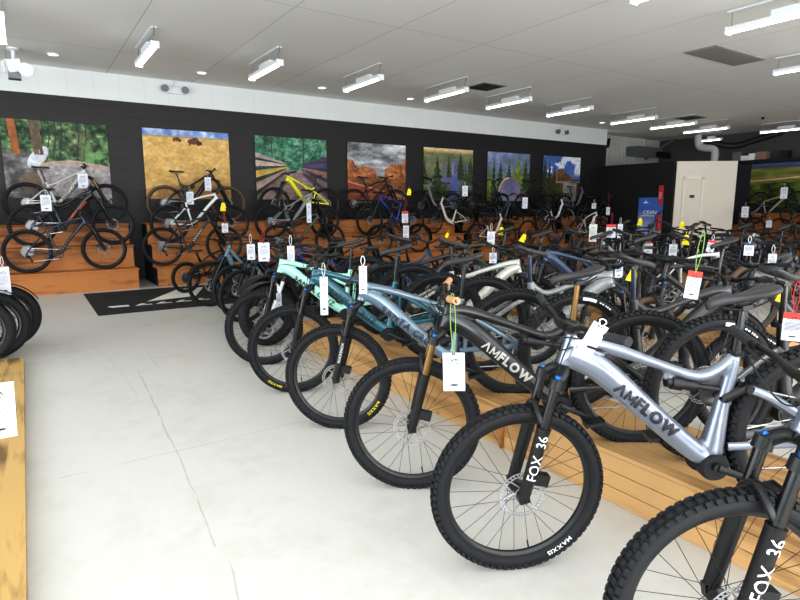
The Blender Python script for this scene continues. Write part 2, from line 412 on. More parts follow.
flat_text(mb, 'CEVN', .17, (-.011, 0, 1.32), (0, -1, 0), (0, 0, 1), sx=1.1); mb.box((-.012, .05, 1.22), (.002, .25, .012))
mb.obj('poster_print', WHITE, ps, False)
s0 = gx(661.5, 187, BX)
sg = empty('extinguisher_sign', (BX - .03, s0.y - .02, 0)); tag(sg, 'tall narrow red extinguisher sign on the black booth wall', 'sign')
mb = MB(); mb.box((0, 0, 1.87), (.015, .075, .3)); mb.obj('sign_board', mat('sign_red', rgb(196, 52, 58), .5), sg, False)
mb = MB(); flat_text(mb, 'FIRE', .12, (-.016, 0, 1.86), (0, 0, 1), (0, 1, 0)); mb.obj('sign_print', mat('pink_print', rgb(235, 190, 190), .6), sg, False)
fe = empty('fire_extinguisher', (BX - .09, s0.y - .05, 0)); tag(fe, 'red fire extinguisher below the red sign on the booth wall', 'fire extinguisher')
mb = MB(); mb.lathe([(0, .75), (.075, .76), (.08, .8), (.08, 1.15), (.05, 1.24), (.022, 1.27), (0, 1.27)], 16, axis='Z', loop=False); mb.obj('cylinder_body', RED, fe)
mb = MB(); mb.cyl((0, 0, 1.26), (0, 0, 1.32), .025); mb.tube([(0, 0, 1.32), (0, -.1, 1.36)], .012, 6); mb.tube(spline([(0, .02, 1.31), (0, .12, 1.25), (0, .1, 1.0)]), .012, 6); mb.obj('valve_hose', BLK, fe)

# ---------------------------------------------------------------- ceiling lights
HOUSE = mat('white_housing', rgb(225, 228, 230), .5, var=.02)
LENS = mat('lit_lens', rgb(255, 255, 255), .4, emit=((1, .98, .94, 1), 9.0))
def led(x, y0, y1, label, z=3.85, tilt=0):
    t = empty('strip_light', ((x), (y0 + y1) / 2, z)); tag(t, label, 'ceiling light', 'hanging strip lights')
    h = (y1 - y0) / 2
    mb = MB(); mb.bx(-.055, .055, -h, h, .022, .075); mb.bx(-.06, .06, -h - .006, -h + .02, -.02, .08); mb.bx(-.06, .06, h - .02, h + .006, -.02, .08); mb.obj('housing', HOUSE, t, False)
    mb = MB(); mb.tube([(0, -h + .02, .01), (0, h - .02, .01)], (.02), 8, lat=(1, 0, 0)); mb.bx(-.04, .04, -h + .02, h - .02, .0, .022); mb.obj('lens', LENS, t, False)
    mb = MB(); mb.bx(-.045, .045, -h * .45, h * .25, .075, .15); mb.obj('ballast_box', HOUSE, t, False)
    mb = MB(); mb.tube(spline([(0, -h + .05, .07), (.01, -h + .08, .16), (.0, -h - .02, .279)]), .006, 5); mb.tube([(0, h - .05, .07), (0, h - .05, .279)], .004, 5); mb.obj('cord', GREY, t)
    mb = MB(); mb.bx(-.04, .04, -h, h, .262, .279); mb.obj('mounting_rail', HOUSE, t, False)
    return t
ords = ['first', 'second', 'third', 'fourth', 'fifth', 'sixth', 'seventh', 'eighth', 'ninth', 'tenth', 'eleventh', 'twelfth']
for i, x in enumerate((1.84, 3.77, 5.73, 7.77, 9.6, 11.7, 14.35, 16.26, 18.06)):
    led(x, 9.32, 10.72, 'white strip light hung near the back wall, %s from the left of its row' % ords[i])
led(-.03, 9.0, 10.35, 'white strip light cut off by the left edge near the projector')
led(20.1, 8.0, 9.35, 'white strip light at the far right above the green mural')
led(8.22, 2.9, 4.38, 'nearest and largest strip light at the top right')
led(11.42, 3.8, 5.18, 'strip light at the right edge below the square ceiling panel')
led(6.1, 3.0, 4.36, 'strip light cut by the top edge left of the largest one')
led(20.9, 11.0, 11.8, 'small strip light over the white duct pipe behind the booth')
DL = mat('downlight_lens', rgb(255, 255, 255), .4, emit=((1, 1, 1, 1), 3.0))
for i, x in enumerate((.68, 3.19, 5.79, 8.17, 15.5)):
    t = empty('downlight', (x, 11.93, CEIL)); tag(t, 'small round recessed downlight near the back wall, %s from left' % ords[i], 'downlight', 'recessed downlights')
    mb = MB(); mb.lathe([(.08, -.012), (.11, -.012), (.11, 0), (.08, 0)], 24, axis='Z'); mb.obj('bezel', HOUSE, t)
    mb = MB(); mb.lathe([(0, -.006), (.08, -.006)], 24, axis='Z', loop=False); mb.obj('bulb_lens', DL, t)
PANEL = mat('access_panel', rgb(140, 138, 134), .8)
pc = [gz(*p, CEIL - .002) for p in ((682, 52), (712, 46), (768, 59), (724, 64))]
mb = MB(); mb.bx(9.66, 11.3, 5.3, 5.85, CEIL - .02, CEIL); mb.bx(9.7, 11.26, 5.34, 5.81, CEIL - .024, CEIL - .02); tag(mb.obj('ceiling_panel', PANEL, smooth=False), 'square grey access panel in the ceiling at upper right', 'ceiling panel')
for (x, y, lb) in ((8.75, 9.85, 'dark square air vent between the fourth and fifth strip lights'), (16.85, 9.85, 'dark square air vent near the eighth strip light')):
    t = empty('ceiling_vent', (x, y, CEIL)); tag(t, lb, 'air vent', 'ceiling air vents')
    mb = MB(); mb.bx(-.32, .32, -.32, .32, -.015, 0); mb.obj('vent_frame', GREY, t, False)
    mb = MB()
    for k in range(5): mb.bx(-.27, .27, -.27 + k * .115, -.2 + k * .115, -.025, -.015)
    mb.obj('vent_slats', BLKM, t, False)
# projector on the ceiling at left
pj = empty('projector', (.1, 11.85, CEIL)); tag(pj, 'small white projector hanging from the ceiling at far left', 'projector')
mb = MB(); mb.lathe([(.09, 0), (.1, -.03), (.03, -.05), (.03, -.2), (0, -.2)], 14, axis='Z', loop=False); mb.tube(spline([(0, 0, -.2), (-.14, 0, -.22), (-.14, 0, -.4)]), .02, 8); mb.obj('bracket', HOUSE, pj)
mb = MB(); mb.box((0, 0, -.3), (.1, .14, .1), (Vector((1, 0, .2)).normalized(), Vector((0, 1, 0)), Vector((-.2, 0, 1)).normalized())); mb.lathe([(.0, -.16), (.09, -.16), (.11, -.2), (0, -.2)], 14, c=(.15, 0, -.36)); mb.obj('body', HOUSE, pj)
mb = MB(); mb.box((-.01, -.02, -.45), (.09, .1, .05)); mb.obj('lens_block', GREY, pj, False)
for (x, lb, z) in ((2.88, 'twin lamp emergency light on the white band above the prairie photo', 3.93), (14.8, 'emergency light on the white band near the right end of the black wall', 3.88)):
    t = empty('emergency_light', (x, WY, z)); tag(t, lb, 'emergency light', 'twin lamp emergency lights')
    mb = MB(); mb.bx(-.17, .17, -.07, 0, -.07, .06); mb.tube([(0, -.04, .06), (0, -.04, .19)], .012, 6); mb.obj('case', HOUSE, t, False)
    for sx in (-1, 1):
        mb = MB(); mb.lathe([(0, -.14), (.075, -.14), (.06, -.06), (.0, -.05)], 14, c=(sx * .2, 0, .01), loop=False); mb.obj('lamp_head', GREY, t)
mb = MB(); mb.lathe([(0, -.01), (.05, -.01), (.03, -.06), (0, -.08)], 10, c=(0, 0, 0), axis='Z', loop=False); o = mb.obj('sprinkler_head', BLK, loc=gz(763, 117, CEIL)); tag(o, 'small dark sprinkler head under the ceiling at right', 'sprinkler')

# ---------------------------------------------------------------- murals
rng = np.random.RandomState(7)
def vnoise(h, w, fx, fy, seed):
    r = np.random.RandomState(seed); g = r.rand(fy + 2, fx + 2)
    y = np.linspace(0, fy, h, endpoint=False); x = np.linspace(0, fx, w, endpoint=False)
    yi = y.astype(int); xi = x.astype(int); ty = (y - yi)[:, None]; tx = (x - xi)[None]
    ty = ty * ty * (3 - 2 * ty); tx = tx * tx * (3 - 2 * tx)
    a = g[yi][:, xi]; b = g[yi][:, xi + 1]; c = g[yi + 1][:, xi]; d = g[yi + 1][:, xi + 1]
    return a * (1 - tx) * (1 - ty) + b * tx * (1 - ty) + c * (1 - tx) * ty + d * tx * ty
def fbm(h, w, f, seed, oct=5, ax=1, ay=1):
    o = 0; a = .5
    for k in range(oct):
        o = o + a * vnoise(h, w, max(1, int(f * ax * 2 ** k)), max(1, int(f * ay * 2 ** k)), seed + k); a *= .55
    return (o - o.min()) / (o.max() - o.min())
HH, WW = 176, 214
V, U = np.meshgrid(np.linspace(0, 1, HH), np.linspace(0, 1, WW), indexing='ij')   # v up
def C(*c): return np.array(c, float) / 255
def mixc(img, mask, c):
    m = np.clip(mask, 0, 1)[..., None]
    c = np.array(c)
    return img * (1 - m) + c * m
def ramp(t, cols):
    t = np.clip(t, 0, 1) * (len(cols) - 1); i = np.clip(t.astype(int), 0, len(cols) - 2); f = (t - i)[..., None]
    cs = np.array(cols, float) / 255
    return cs[i] * (1 - f) + cs[i + 1] * f
def sm(x, e=.02): return np.clip(x / e, 0, 1)
def F(s, f=4, **k): return fbm(HH, WW, f, s, **k)
def tree(img, cu, base, top, w, c1, c2, seed):
    n = F(seed, 14); t = (V - base) / (top - base)
    half = w * (1 - t) * (.75 + .6 * (n - .5) + .18 * np.sin(t * 40))
    m = (t > 0) & (t < 1) & (np.abs(U - cu) < half)
    return np.where(m[..., None], ramp(n, [c1, c2]), img)
def paint_trail():
    img = ramp((F(1, 12) * .5 + F(2, 30) * .5 - .25) * 1.7, [(20, 34, 24), (50, 76, 50), (98, 128, 84), (176, 196, 150)])
    img = mixc(img, sm(.5 - np.abs(U - .62) * 2.2) * sm(F(3, 6) - .45, .3) * .6, C(150, 150, 105))
    for cu in (.36, .42, .48, .54, .7, .77): img = mixc(img, (np.abs(U - cu - .02 * np.sin(V * 9)) < .006) & (V > .5), C(58, 52, 40))
    img = mixc(img, sm(F(4, 7) - .35, .2) * sm(.8 - V, .1) * sm(V - .35, .1) * sm(U - .72, .08), C(110, 150, 92))
    pth = .52 - .22 * np.abs(U - .6) + .05 * (F(5, 5) - .5)
    img = np.where((V < pth)[..., None], ramp(F(6, 30), [(120, 110, 114), (168, 160, 162), (204, 196, 194)]), img)
    img = mixc(img, sm(V - pth + .07, .04) * sm(pth - V, .01), C(182, 158, 140))
    rk = sm(.33 - U - .15 * (V - .3) + .12 * (F(8, 5) - .5), .03) * sm(.62 - V, .05)
    img = img * (1 - rk[..., None]) + ramp(F(9, 14), [(42, 40, 40), (96, 92, 92), (176, 172, 176)]) * rk[..., None]
    img = mixc(img, sm(1 - ((U - .23) / .1) ** 2 - ((V - .2) / .14) ** 2, .1), C(112, 96, 78))
    img = mixc(img, sm(1 - ((U - .30 - (V - .5) * .45) / .085) ** 2 - ((V - .53) / .15) ** 2, .2), C(206, 206, 212))
    for cu, w, c in ((.115, .035, (196, 118, 62)), (.3, .026, (134, 112, 92)), (.345, .016, (120, 100, 82))):
        mm = (np.abs(U - cu - .06 * (.7 - V)) < w) & (V > .56)
        img = np.where(mm[..., None], ramp(F(11, 20, ay=.3), [tuple(int(q * .55) for q in c), c]), img)
    return img
def paint_prairie():
    f = F(21, 6, ay=2.2) * .6 + F(22, 22) * .4
    img = ramp(f * .8 + .25 * V, [(160, 118, 62), (196, 154, 88), (214, 178, 112), (226, 200, 150)])
    img = mixc(img, sm(.3 - V + .2 * (F(23, 3) - .5), .15) * .5 * (F(24, 12) > .5), C(150, 104, 60))
    sky = V > .895
    img = np.where(sky[..., None], ramp(F(25, 5, ax=2), [(66, 100, 178), (128, 156, 206), (222, 230, 240)]), img)
    img = mixc(img, (np.abs(V - .9) < .012), C(176, 150, 110))
    for cu, cv, s in ((.375, .865, .6), (.575, .845, 1.0)):
        b = ((U - cu) / (.075 * s)) ** 2 + ((V - cv - .0) / (.042 * s)) ** 2 < 1
        hd = ((U - cu - .065 * s) / (.035 * s)) ** 2 + ((V - cv + .022 * s) / (.032 * s)) ** 2 < 1
        hump = ((U - cu - .02 * s) / (.04 * s)) ** 2 + ((V - cv - .03 * s) / (.03 * s)) ** 2 < 1
        legs = (np.abs(np.abs(U - cu) - .045 * s) < .009 * s) & (V < cv) & (V > cv - .062 * s)
        img = mixc(img, b | hd | legs | hump, C(104, 62, 46)); img = mixc(img, hd, C(74, 44, 38))
    return img
def paint_bridge():
    img = ramp((F(31, 14) * .5 + F(36, 30) * .5 - .2) * 1.5, [(26, 66, 54), (58, 112, 88), (108, 158, 128), (150, 186, 160)])
    vu, vv = .52, .55
    for cu in (.22, .66): img = mixc(img, (np.abs(U - cu) < .008) & (V > .5), C(70, 74, 56))
    deck = (V < vv - .08) & (np.abs(U - vu) < .1 + (vv - .08 - V) * 1.1)
    img = np.where(deck[..., None], ramp(F(32, 5, ay=8) * .8, [(120, 98, 94), (168, 144, 138), (196, 174, 166)]), img)
    ang = np.abs(np.sin((U - vu) / (np.maximum(vv + .02 - V, .02)) * 9))
    img = mixc(img, deck & (ang < .12), C(126, 104, 100))
    left = U < vu - .1; right = U > vu + .12
    sl = (V - vv) / np.where(np.abs(vu - U) < .02, .02, np.abs(vu - U))
    bg = (sl < .36) & (sl > -1.1)
    img = np.where((left & bg)[..., None], img * .45, img); img = np.where((right & bg)[..., None], ramp(F(33, 8), [(48, 44, 62), (82, 74, 104)]), img)
    for k, (a, b) in enumerate(((.36, .22), (.14, -.05), (-.18, -.4), (-.55, -.8), (-.95, -1.15))):
        c = [(198, 176, 168), (206, 184, 174), (224, 186, 96), (178, 152, 142), (140, 118, 112)][k]
        img = np.where((left & (sl < a) & (sl > b))[..., None], ramp(F(34 + k, 10), [tuple(int(q * .8) for q in c), c]), img)
        c = [(88, 78, 112), (96, 86, 120), (170, 122, 108), (134, 112, 122), (110, 96, 104)][k]
        img = np.where((right & (sl < a) & (sl > b))[..., None], ramp(F(54 + k, 10), [tuple(int(q * .75) for q in c), c]), img)
    return img
def paint_redrock():
    img = ramp((F(41, 4, ax=1, ay=2.4) - .2) * 1.6, [(84, 86, 92), (138, 138, 142), (186, 186, 190), (232, 232, 230)])
    rn = fbm(HH, WW, 7, 43, ay=.4)
    def mesa(u0, u1, h, seed):
        prof = np.where((U > u0) & (U < u1), h * (.75 + .25 * np.sin((U - u0) / (u1 - u0) * math.pi)) + .12 * (vnoise(1, WW, 12, 1, seed)[0][None, :] - .5), 0)
        return V < .38 + prof
    col = ramp((rn * .5 + F(44, 24) * .5 - .2) * 1.6, [(86, 48, 30), (150, 88, 52), (192, 124, 76), (214, 152, 102)])
    for m in (mesa(-.2, .12, .34, 1), mesa(.1, .48, .22, 2), mesa(.62, .84, .28, 3), mesa(.84, 1.2, .34, 4), mesa(.78, .84, .34, 5)): img = np.where(m[..., None], col, img)
    g = V < .4
    img = np.where(g[..., None], ramp(F(46, 9, ay=2), [(62, 40, 28), (120, 72, 44), (160, 98, 58), (176, 116, 74)]), img)
    fg = V < .31 - .16 * U + .02 * (F(47, 5) - .5)
    img = np.where(fg[..., None], ramp(F(48, 5) * .7, [(122, 62, 40), (160, 84, 54), (178, 104, 70)]), img)
    img = mixc(img, np.abs(V - (.32 - .27 * U)) < .012 + .02 * U * (U > .6), C(206, 148, 118))
    mb = (np.abs(V - .1) < .008) & (U > .08) & (U < .45) & (vnoise(HH, WW, 40, 2, 5) > .35)
    return mixc(img, mb * .7, C(225, 205, 195))
def paint_lake():
    img = ramp(F(51, 6) * .5 + V * .5, [(52, 70, 40), (84, 96, 70), (120, 124, 96), (150, 140, 100)])
    img = mixc(img, sm(V - .9, .05), C(226, 186, 96)); img = mixc(img, sm(V - .955, .02), C(214, 204, 190))
    img = mixc(img, sm(F(52, 5) - .5, .1) * sm(.72 - V, .05) * sm(V - .25, .05) * .8, C(104, 112, 162))
    img = mixc(img, sm(F(53, 9) - .6, .05) * sm(.4 - U, .1) * .6, C(170, 160, 40))
    for q in ((.02, .3, .8, .08), (.27, .05, .86, .19), (.5, .45, .92, .06), (.74, .4, .95, .14), (.95, .3, .85, .16), (.85, .1, .7, .1)): img = tree(img, *q, (24, 36, 22), (80, 98, 58), int(q[0] * 100) + 60)
    tent = (V < .82) & (V > .02) & (np.abs(U - .62) < .015 + (.82 - V) * .13)
    img = np.where(tent[..., None], ramp(F(55, 4), [(66, 76, 130), (112, 120, 178)]), img)
    img = mixc(img, tent & (U < .62 - .02) & (V > .5), C(190, 150, 80))
    return img
def paint_valley():
    img = ramp(F(61, 4, ay=1.4) * .7 + .3 * V, [(70, 92, 64), (104, 120, 120), (120, 136, 174), (176, 186, 214)])
    for i, q in enumerate([(.05, .1, .7, .12), (.15, .1, .9, .1), (.3, .2, .86, .13), (.5, .35, .8, .12), (.72, .3, .97, .16), (.9, .2, .9, .16), (.0, .0, .5, .16), (1.0, .0, .7, .2), (.6, .3, .7, .1)]):
        img = tree(img, *q, *(((70, 88, 30), (168, 168, 62)) if i in (0, 4, 6, 8) else ((30, 46, 24), (86, 104, 50))), 70 + i)
    r = ((U - .52) / .27) ** 2 + (np.maximum(V - .12, 0) / .38) ** 2
    tent = (r < 1)
    img = np.where(tent[..., None], ramp(F(81, 4) * .7 + .3 * (1 - U), [(96, 90, 122), (136, 130, 164), (182, 174, 192)]), img)
    img = mixc(img, tent & (r > .82) & (U < .5), C(222, 190, 150))
    return img
def paint_peak():
    img = ramp(F(91, 4), [(56, 90, 160), (96, 132, 196)])
    img = mixc(img, sm(F(92, 3) - .5 + .4 * (U - .6), .1) * sm(V - .55, .1), C(226, 230, 238))
    pk = V < .72 - np.abs(U - .5) * .55 + .06 * (vnoise(1, WW, 10, 1, 3)[0][None] - .5)
    img = np.where(pk[..., None], ramp(F(93, 8), [(58, 44, 32), (112, 82, 58), (150, 112, 80)]), img)
    img = np.where((V < .46 + .04 * np.sin(U * 9))[..., None], ramp(F(94, 12), [(36, 36, 22), (74, 68, 40), (108, 98, 60)]), img)
    for i, q in enumerate([(.05, .2, 1.02, .12), (.17, .2, .95, .12), (.3, .2, .85, .1), (.0, .0, .7, .2), (.42, .2, .66, .08)]): img = tree(img, *q, (28, 30, 18), (84, 82, 44), 95 + i)
    img = mixc(img, (np.abs(V - .42 - .02 * U) < .02) & (U > .35), C(160, 130, 130))
    t = (V < .44) & (U > .56 - .05 * V) & (U < .92)
    return np.where(t[..., None], ramp(F(99, 4), [(116, 114, 110), (166, 164, 158)]), img)
def paint_hills():
    img = ramp(F(101, 7, ay=2) * .8 + .2 * V, [(46, 66, 18), (96, 112, 38), (136, 142, 62), (170, 160, 84)])
    img = mixc(img, sm(V - .9, .02), C(92, 110, 160)); img = mixc(img, sm(.93 + .03 * np.sin(U * 6) - V, .02) * sm(V - .88, .02), C(84, 86, 120))
    img = mixc(img, sm(.07 - np.abs(V - .62 - .06 * np.sin(U * 5)), .05) * .6, C(176, 136, 96))
    img = mixc(img, np.abs(V - (.6 + .26 * U ** 1.3)) < .014, C(226, 200, 160))
    low = V < .5 + .05 * np.sin(U * 7)
    return np.where(low[..., None], ramp(F(103, 16, ay=.6), [(34, 52, 12), (84, 104, 30), (138, 148, 62)]), img)
def mural_mat():
    m, nt, b = nodes('printed_canvas'); at = N(nt, 'ShaderNodeVertexColor', layer_name='print'); nt.links.new(at.outputs['Color'], b.inputs['Base Color'])
    b.inputs['Roughness'].default_value = .55; b.inputs['Specular IOR Level'].default_value = .3; return m
MUR = mural_mat(); MEDGE = mat('canvas_edge', rgb(40, 40, 40), .7)
def mural(img, w, h, loc, rotz, label):
    gr = fbm(img.shape[0], img.shape[1], 34, int(w * 100), 3); g2 = fbm(img.shape[0], img.shape[1], 12, int(w * 100) + 9, 4)
    img = img * (.80 + .24 * gr + .18 * g2)[..., None]
    t = empty('wall_mural', loc, (0, 0, rotz)); tag(t, label, 'mural', 'large photo prints on the walls')
    hh, ww = img.shape[:2]
    xs = np.linspace(-w / 2, w / 2, ww); zs = np.linspace(0, h, hh)
    vs = [(float(x), -.03, float(z)) for z in zs for x in xs]
    fs = [(j * ww + i, j * ww + i + 1, (j + 1) * ww + i + 1, (j + 1) * ww + i) for j in range(hh - 1) for i in range(ww - 1)]
    me = bpy.data.meshes.new('print'); me.from_pydata(vs, [], fs); me.materials.append(MUR)
    a = me.color_attributes.new('print', 'FLOAT_COLOR', 'POINT')
    c = np.ones((hh * ww, 4)); s = np.clip(img.reshape(-1, 3), 0, 1); c[:, :3] = np.where(s <= .04045, s / 12.92, ((s + .055) / 1.055) ** 2.4)
    a.data.foreach_set('color', c.ravel().astype(np.float32)); me.update()
    link('print', me, t)
    mb = MB(); mb.bx(-w / 2, w / 2, -.029, 0, 0, h); mb.obj('stretcher', MEDGE, t, False)
MZ, MH = 1.69, 1.44
for (x0, x1, f, lb) in ((-.22, 1.54, paint_trail, 'photo mural of a wooded trail with pale boulder and grey path'), (2.19, 3.97, paint_prairie, 'photo mural of two bison on a golden prairie'),
                        (4.57, 6.38, paint_bridge, 'photo mural of a wooden footbridge into green trees'), (6.96, 8.73, paint_redrock, 'photo mural of red rock towers under grey clouds'),
                        (9.33, 11.1, paint_lake, 'photo mural of dark pines at sunset with a blue tent'), (11.67, 13.45, paint_valley, 'photo mural of yellow green trees behind a lilac tent'),
                        (14.05, 15.84, paint_peak, 'photo mural of a brown peak under blue sky and white cloud')):
    mural(f(), x1 - x0, MH, ((x0 + x1) / 2, WY - .002, MZ), 0, lb)
mural(paint_hills(), 4.2, 1.5, (WX - .002, 8.25, 1.5), -math.pi / 2, 'wide photo mural of green hills with a winding path')
# ================================================================== DISPLAY PLATFORMS
def boards(mb, x0, x1, y0, y1, z0, z1, n, axis, gap=.003):
    for k in range(n):
        if axis == 'x': a = x0 + (x1 - x0) * k / n; b = x0 + (x1 - x0) * (k + 1) / n; mb.bx(a + gap / 2, b - gap / 2, y0, y1, z0, z1)
        elif axis == 'y': a = y0 + (y1 - y0) * k / n; b = y0 + (y1 - y0) * (k + 1) / n; mb.bx(x0, x1, a + gap / 2, b - gap / 2, z0, z1)
        else: a = z0 + (z1 - z0) * k / n; b = z0 + (z1 - z0) * (k + 1) / n; mb.bx(x0, x1, y0, y1, a + gap / 2, b - gap / 2)
PZ = .28
def platform(x0, x1, y0, y1, z, label, plank, mt, post=False):
    t = empty('display_platform', ((x0 + x1) / 2, (y0 + y1) / 2, 0)); tag(t, label, 'display platform', 'low wooden bike platforms')
    hx = (x1 - x0) / 2; hy = (y1 - y0) / 2
    mb = MB(); boards(mb, -hx - .012, hx + .012, -hy, hy, z - .022, z, 4, 'x'); mb.obj('tread', mt, t, False)
    for sx in (-1, 1):
        mb = MB(); boards(mb, sx * hx - .01, sx * hx + .01, -hy, hy, 0, z - .022, 3 if plank else 1, 'z', .004); mb.obj('riser', mt, t, False)
    for sy in (-1, 1):
        mb = MB(); mb.bx(-hx + .01, hx - .01, sy * (hy - .01) - .01, sy * (hy - .01) + .01, 0, z - .022); mb.obj('side_panel', mt, t, False)
    if post:
        mb = MB(); mb.bx(-hx - .03, -hx - .011, hy - .02, hy - .001, 0, z - .022); mb.obj('corner_post', PINE_XD, t, False)
platform(2.47, 3.12, -.6, 2.53, PZ, 'nearest planked pine platform under the silver bikes at right', True, PINE_Y, True)
platform(2.47, 3.12, 2.54, 5.75, PZ, 'pine platform with plain board front under the grey and teal bikes', False, PLY)
platform(5.7, 6.5, 2.3, 6.0, PZ, 'pine platform in the middle of the hall seen between the bikes', True, PINE_Y)
platform(10.2, 11.0, 2.5, 7.4, PZ, 'far pine platform in front of the booth behind the dark bikes', True, PINE_Y)
platform(-1.6, -.135, .8, 6.62, .06, 'very low rustic pine platform at the left edge', False, RUSTIC)
T1, T2, T3 = .38, .80, 1.20
def bleacher(x0, x1, label):
    t = empty('tiered_stand', ((x0 + x1) / 2, 12.3, 0)); tag(t, label, 'display stand', 'three step wooden stands along the black wall')
    h = (x1 - x0) / 2
    for i, (ya, yb, z, zl) in enumerate(((11.6, 12.02, T1, 0), (12.0, 12.42, T2, T1), (12.4, 12.98, T3, T2))):
        mb = MB(); mb.bx(-h - .015, h + .015, ya - 12.3 - .035, yb - 12.3, z - .028, z); mb.obj('tread', PINE_XD, t, False)
        mb = MB(); mb.bx(-h, h, ya - 12.3, ya - 12.3 + .02, zl, z - .028); mb.obj('riser', PINE_X, t, False)
    for sx in (-1, 1):
        mb = MB()
        for (ya, z) in ((11.62, T1), (12.02, T2), (12.42, T3)): mb.bx(sx * (h - .03), sx * h, ya - 12.3, .68, 0 if z == T1 else z - .43, z - .028)
        mb.obj('side_panel', BLKM, t, False)
for i, (a, b) in enumerate(((-2.05, 1.72), (2.06, 5.9), (6.24, 10.0), (10.3, 14.1), (14.4, 16.7))):
    bleacher(a, b, 'three step wooden bike stand under the ' + ['trail mural at left', 'prairie and footbridge murals', 'red rock and pine sunset murals', 'lilac tent mural', 'brown peak mural by the booth'][i])
# door mat
mt_ = empty('floor_mat', (2.6, 10.14, 0)); tag(mt_, 'black entrance style mat with white peak design on the white floor', 'floor mat')
mb = MB(); mb.bx(-1.84, 1.6, -1.2, 1.19, 0, .008); mb.obj('mat_base', mat('mat_black', rgb(26, 28, 32), .9, var=.2, scale=60), mt_, False)
mb = MB(); P = lambda x, y: (x - 2.6, y - 10.14, .0095)
mb.add([P(1.55, 9.82), P(2.28, 11.0), P(2.75, 11.0), P(2.36, 10.0)], [(0, 1, 2, 3)])
mb.add([P(.95, 9.66), P(1.25, 9.66), P(1.25, 9.5), P(1.0, 9.5)], [(0, 1, 2, 3)])
for k in range(6):
    x = 1.32 + k * .3
    mb.add([P(x, 9.5), P(x + .08, 9.5), P(x + .2, 9.68), P(x + .12, 9.68)], [(0, 1, 2, 3)]); mb.add([P(x + .1, 9.5), P(x + .26, 9.5), P(x + .26, 9.56), P(x + .12, 9.56)], [(0, 1, 2, 3)])
mb.add([P(2.9, 9.7), P(3.6, 10.9), P(3.75, 10.9), P(3.1, 9.7)], [(0, 1, 2, 3)])
mb.obj('mat_print', mat('mat_white', rgb(228, 226, 218), .85), mt_, False)

# ================================================================== BIKES
SD = Vector((-.4226, 0, .9063))          # steering axis, up
def wheel_meshes(key, R, w, knob, tan=False, spk=28, rimw=.03):
    d = {}
    mb = MB(); rc = R - w / 2
    prof = []
    for k in range(14):
        a = 2 * math.pi * k / 14
        prof.append((rc + math.cos(a) * w * .5, math.sin(a) * w * .5))
    mb.lathe(prof, 64)
    if knob:
        nk = int(2 * math.pi * R / .031)
        for k in range(nk):
            for (ph, l, hgt, wd, sh) in ((-48, .010, .0065, .0075, 0), (-15, .0085, .005, .0075, .5), (15, .0085, .005, .0075, .5), (48, .010, .0065, .0075, 0)):
                th = 2 * math.pi * (k + sh) / nk; p = R_(ph)
                rad = Vector((math.sin(th), 0, math.cos(th))); T = Vector((math.cos(th), 0, -math.sin(th))); Y = Vector((0, 1, 0))
                nrm = rad * math.cos(p) + Y * math.sin(p); lat = -rad * math.sin(p) + Y * math.cos(p)
                c = rad * rc + nrm * (w / 2 + hgt * .4)
                mb.box(c, (l, wd, hgt), (T, lat, nrm))
    d['tire'] = mb.mesh('tire', RUBBER2 if tan else RUBBER, angle=50)
    mb = MB(); ri = R - w * .97
    mb.lathe([(ri + .012, -rimw / 2), (ri + .012, rimw / 2), (ri - .004, rimw / 2 - .002), (ri - .014, .006), (ri - .014, -.006), (ri - .004, -rimw / 2 + .002)], 64)
    mb.lathe([(.012, -.05), (.012, .05), (.02, .05), (.03, .035), (.03, .03), (.016, .024), (.016, -.024), (.03, -.03), (.03, -.035), (.02, -.05)], 16)
    mb.cyl((0, 0, -ri + .01), (0, 0, -ri + .055), .0035, 5)
    d['rim'] = mb.mesh('rim', RIM)
    mb = MB()
    for k in range(spk):
        s = 1 if k % 2 else -1; th = 2 * math.pi * k / spk; dr = 1 if (k // 2) % 2 else -1
        a0 = th + dr * 1.25
        mb.tube([(.03 * math.sin(a0), s * .032, .03 * math.cos(a0)), ((ri - .01) * math.sin(th), s * .004, (ri - .01) * math.cos(th))], .0013, 3, cap=False)
    d['spokes'] = mb.mesh('spokes', SPOKE)
    return d
def rotor_mesh(r=.1):
    mb = MB(); y = .052; t = .001
    def ring(a, b): mb.lathe([(a, y - t), (b, y - t), (b, y + t), (a, y + t)], 48)
    ring(r - .004, r); ring(r - .019, r - .015); ring(.026, .034)
    for k in range(36):
        th = 2 * math.pi * k / 36; a = th + .06
        mb.tube([((r - .016) * math.sin(th), y, (r - .016) * math.cos(th)), ((r - .003) * math.sin(a), y, (r - .003) * math.cos(a))], (.0032), 4)
    for k in range(6):
        th = 2 * math.pi * k / 6
        mb.tube(spline([(.03 * math.sin(th), y, .03 * math.cos(th)), (.055 * math.sin(th + .35), y, .055 * math.cos(th + .35)), ((r - .016) * math.sin(th + .5), y, (r - .016) * math.cos(th + .5))], 3), .004, 4)
    return mb.mesh('brake_rotor', ROTOR)
def cassette_mesh():
    mb = MB()
    for k in range(9):
        r = .088 - k * .0075; y = -.022 - k * .0042
        mb.lathe([(r - .014, y), (r, y), (r, y - .002), (r - .014, y - .002)], 28)
    mb.lathe([(.014, -.02), (.03, -.02), (.02, -.06), (.014, -.06)], 12)
    return mb.mesh('cassette', mat('cassette_steel', rgb(120, 120, 122), .35, .85))
def wheel_text(s, r, y, size, a0, m, sides=(1,)):
    mb = MB(); v, f = caps2d(s, size, .012, .12)
    for a in a0:
        for sd in sides:
            mb.add([(-math.sin(a + u / r) * (r + h) * sd, sd * (y - abs(h) * .15), math.cos(a + u / r) * (r + h)) for u, h in v], f)
    return mb.mesh('tire_lettering', m, smooth=False)
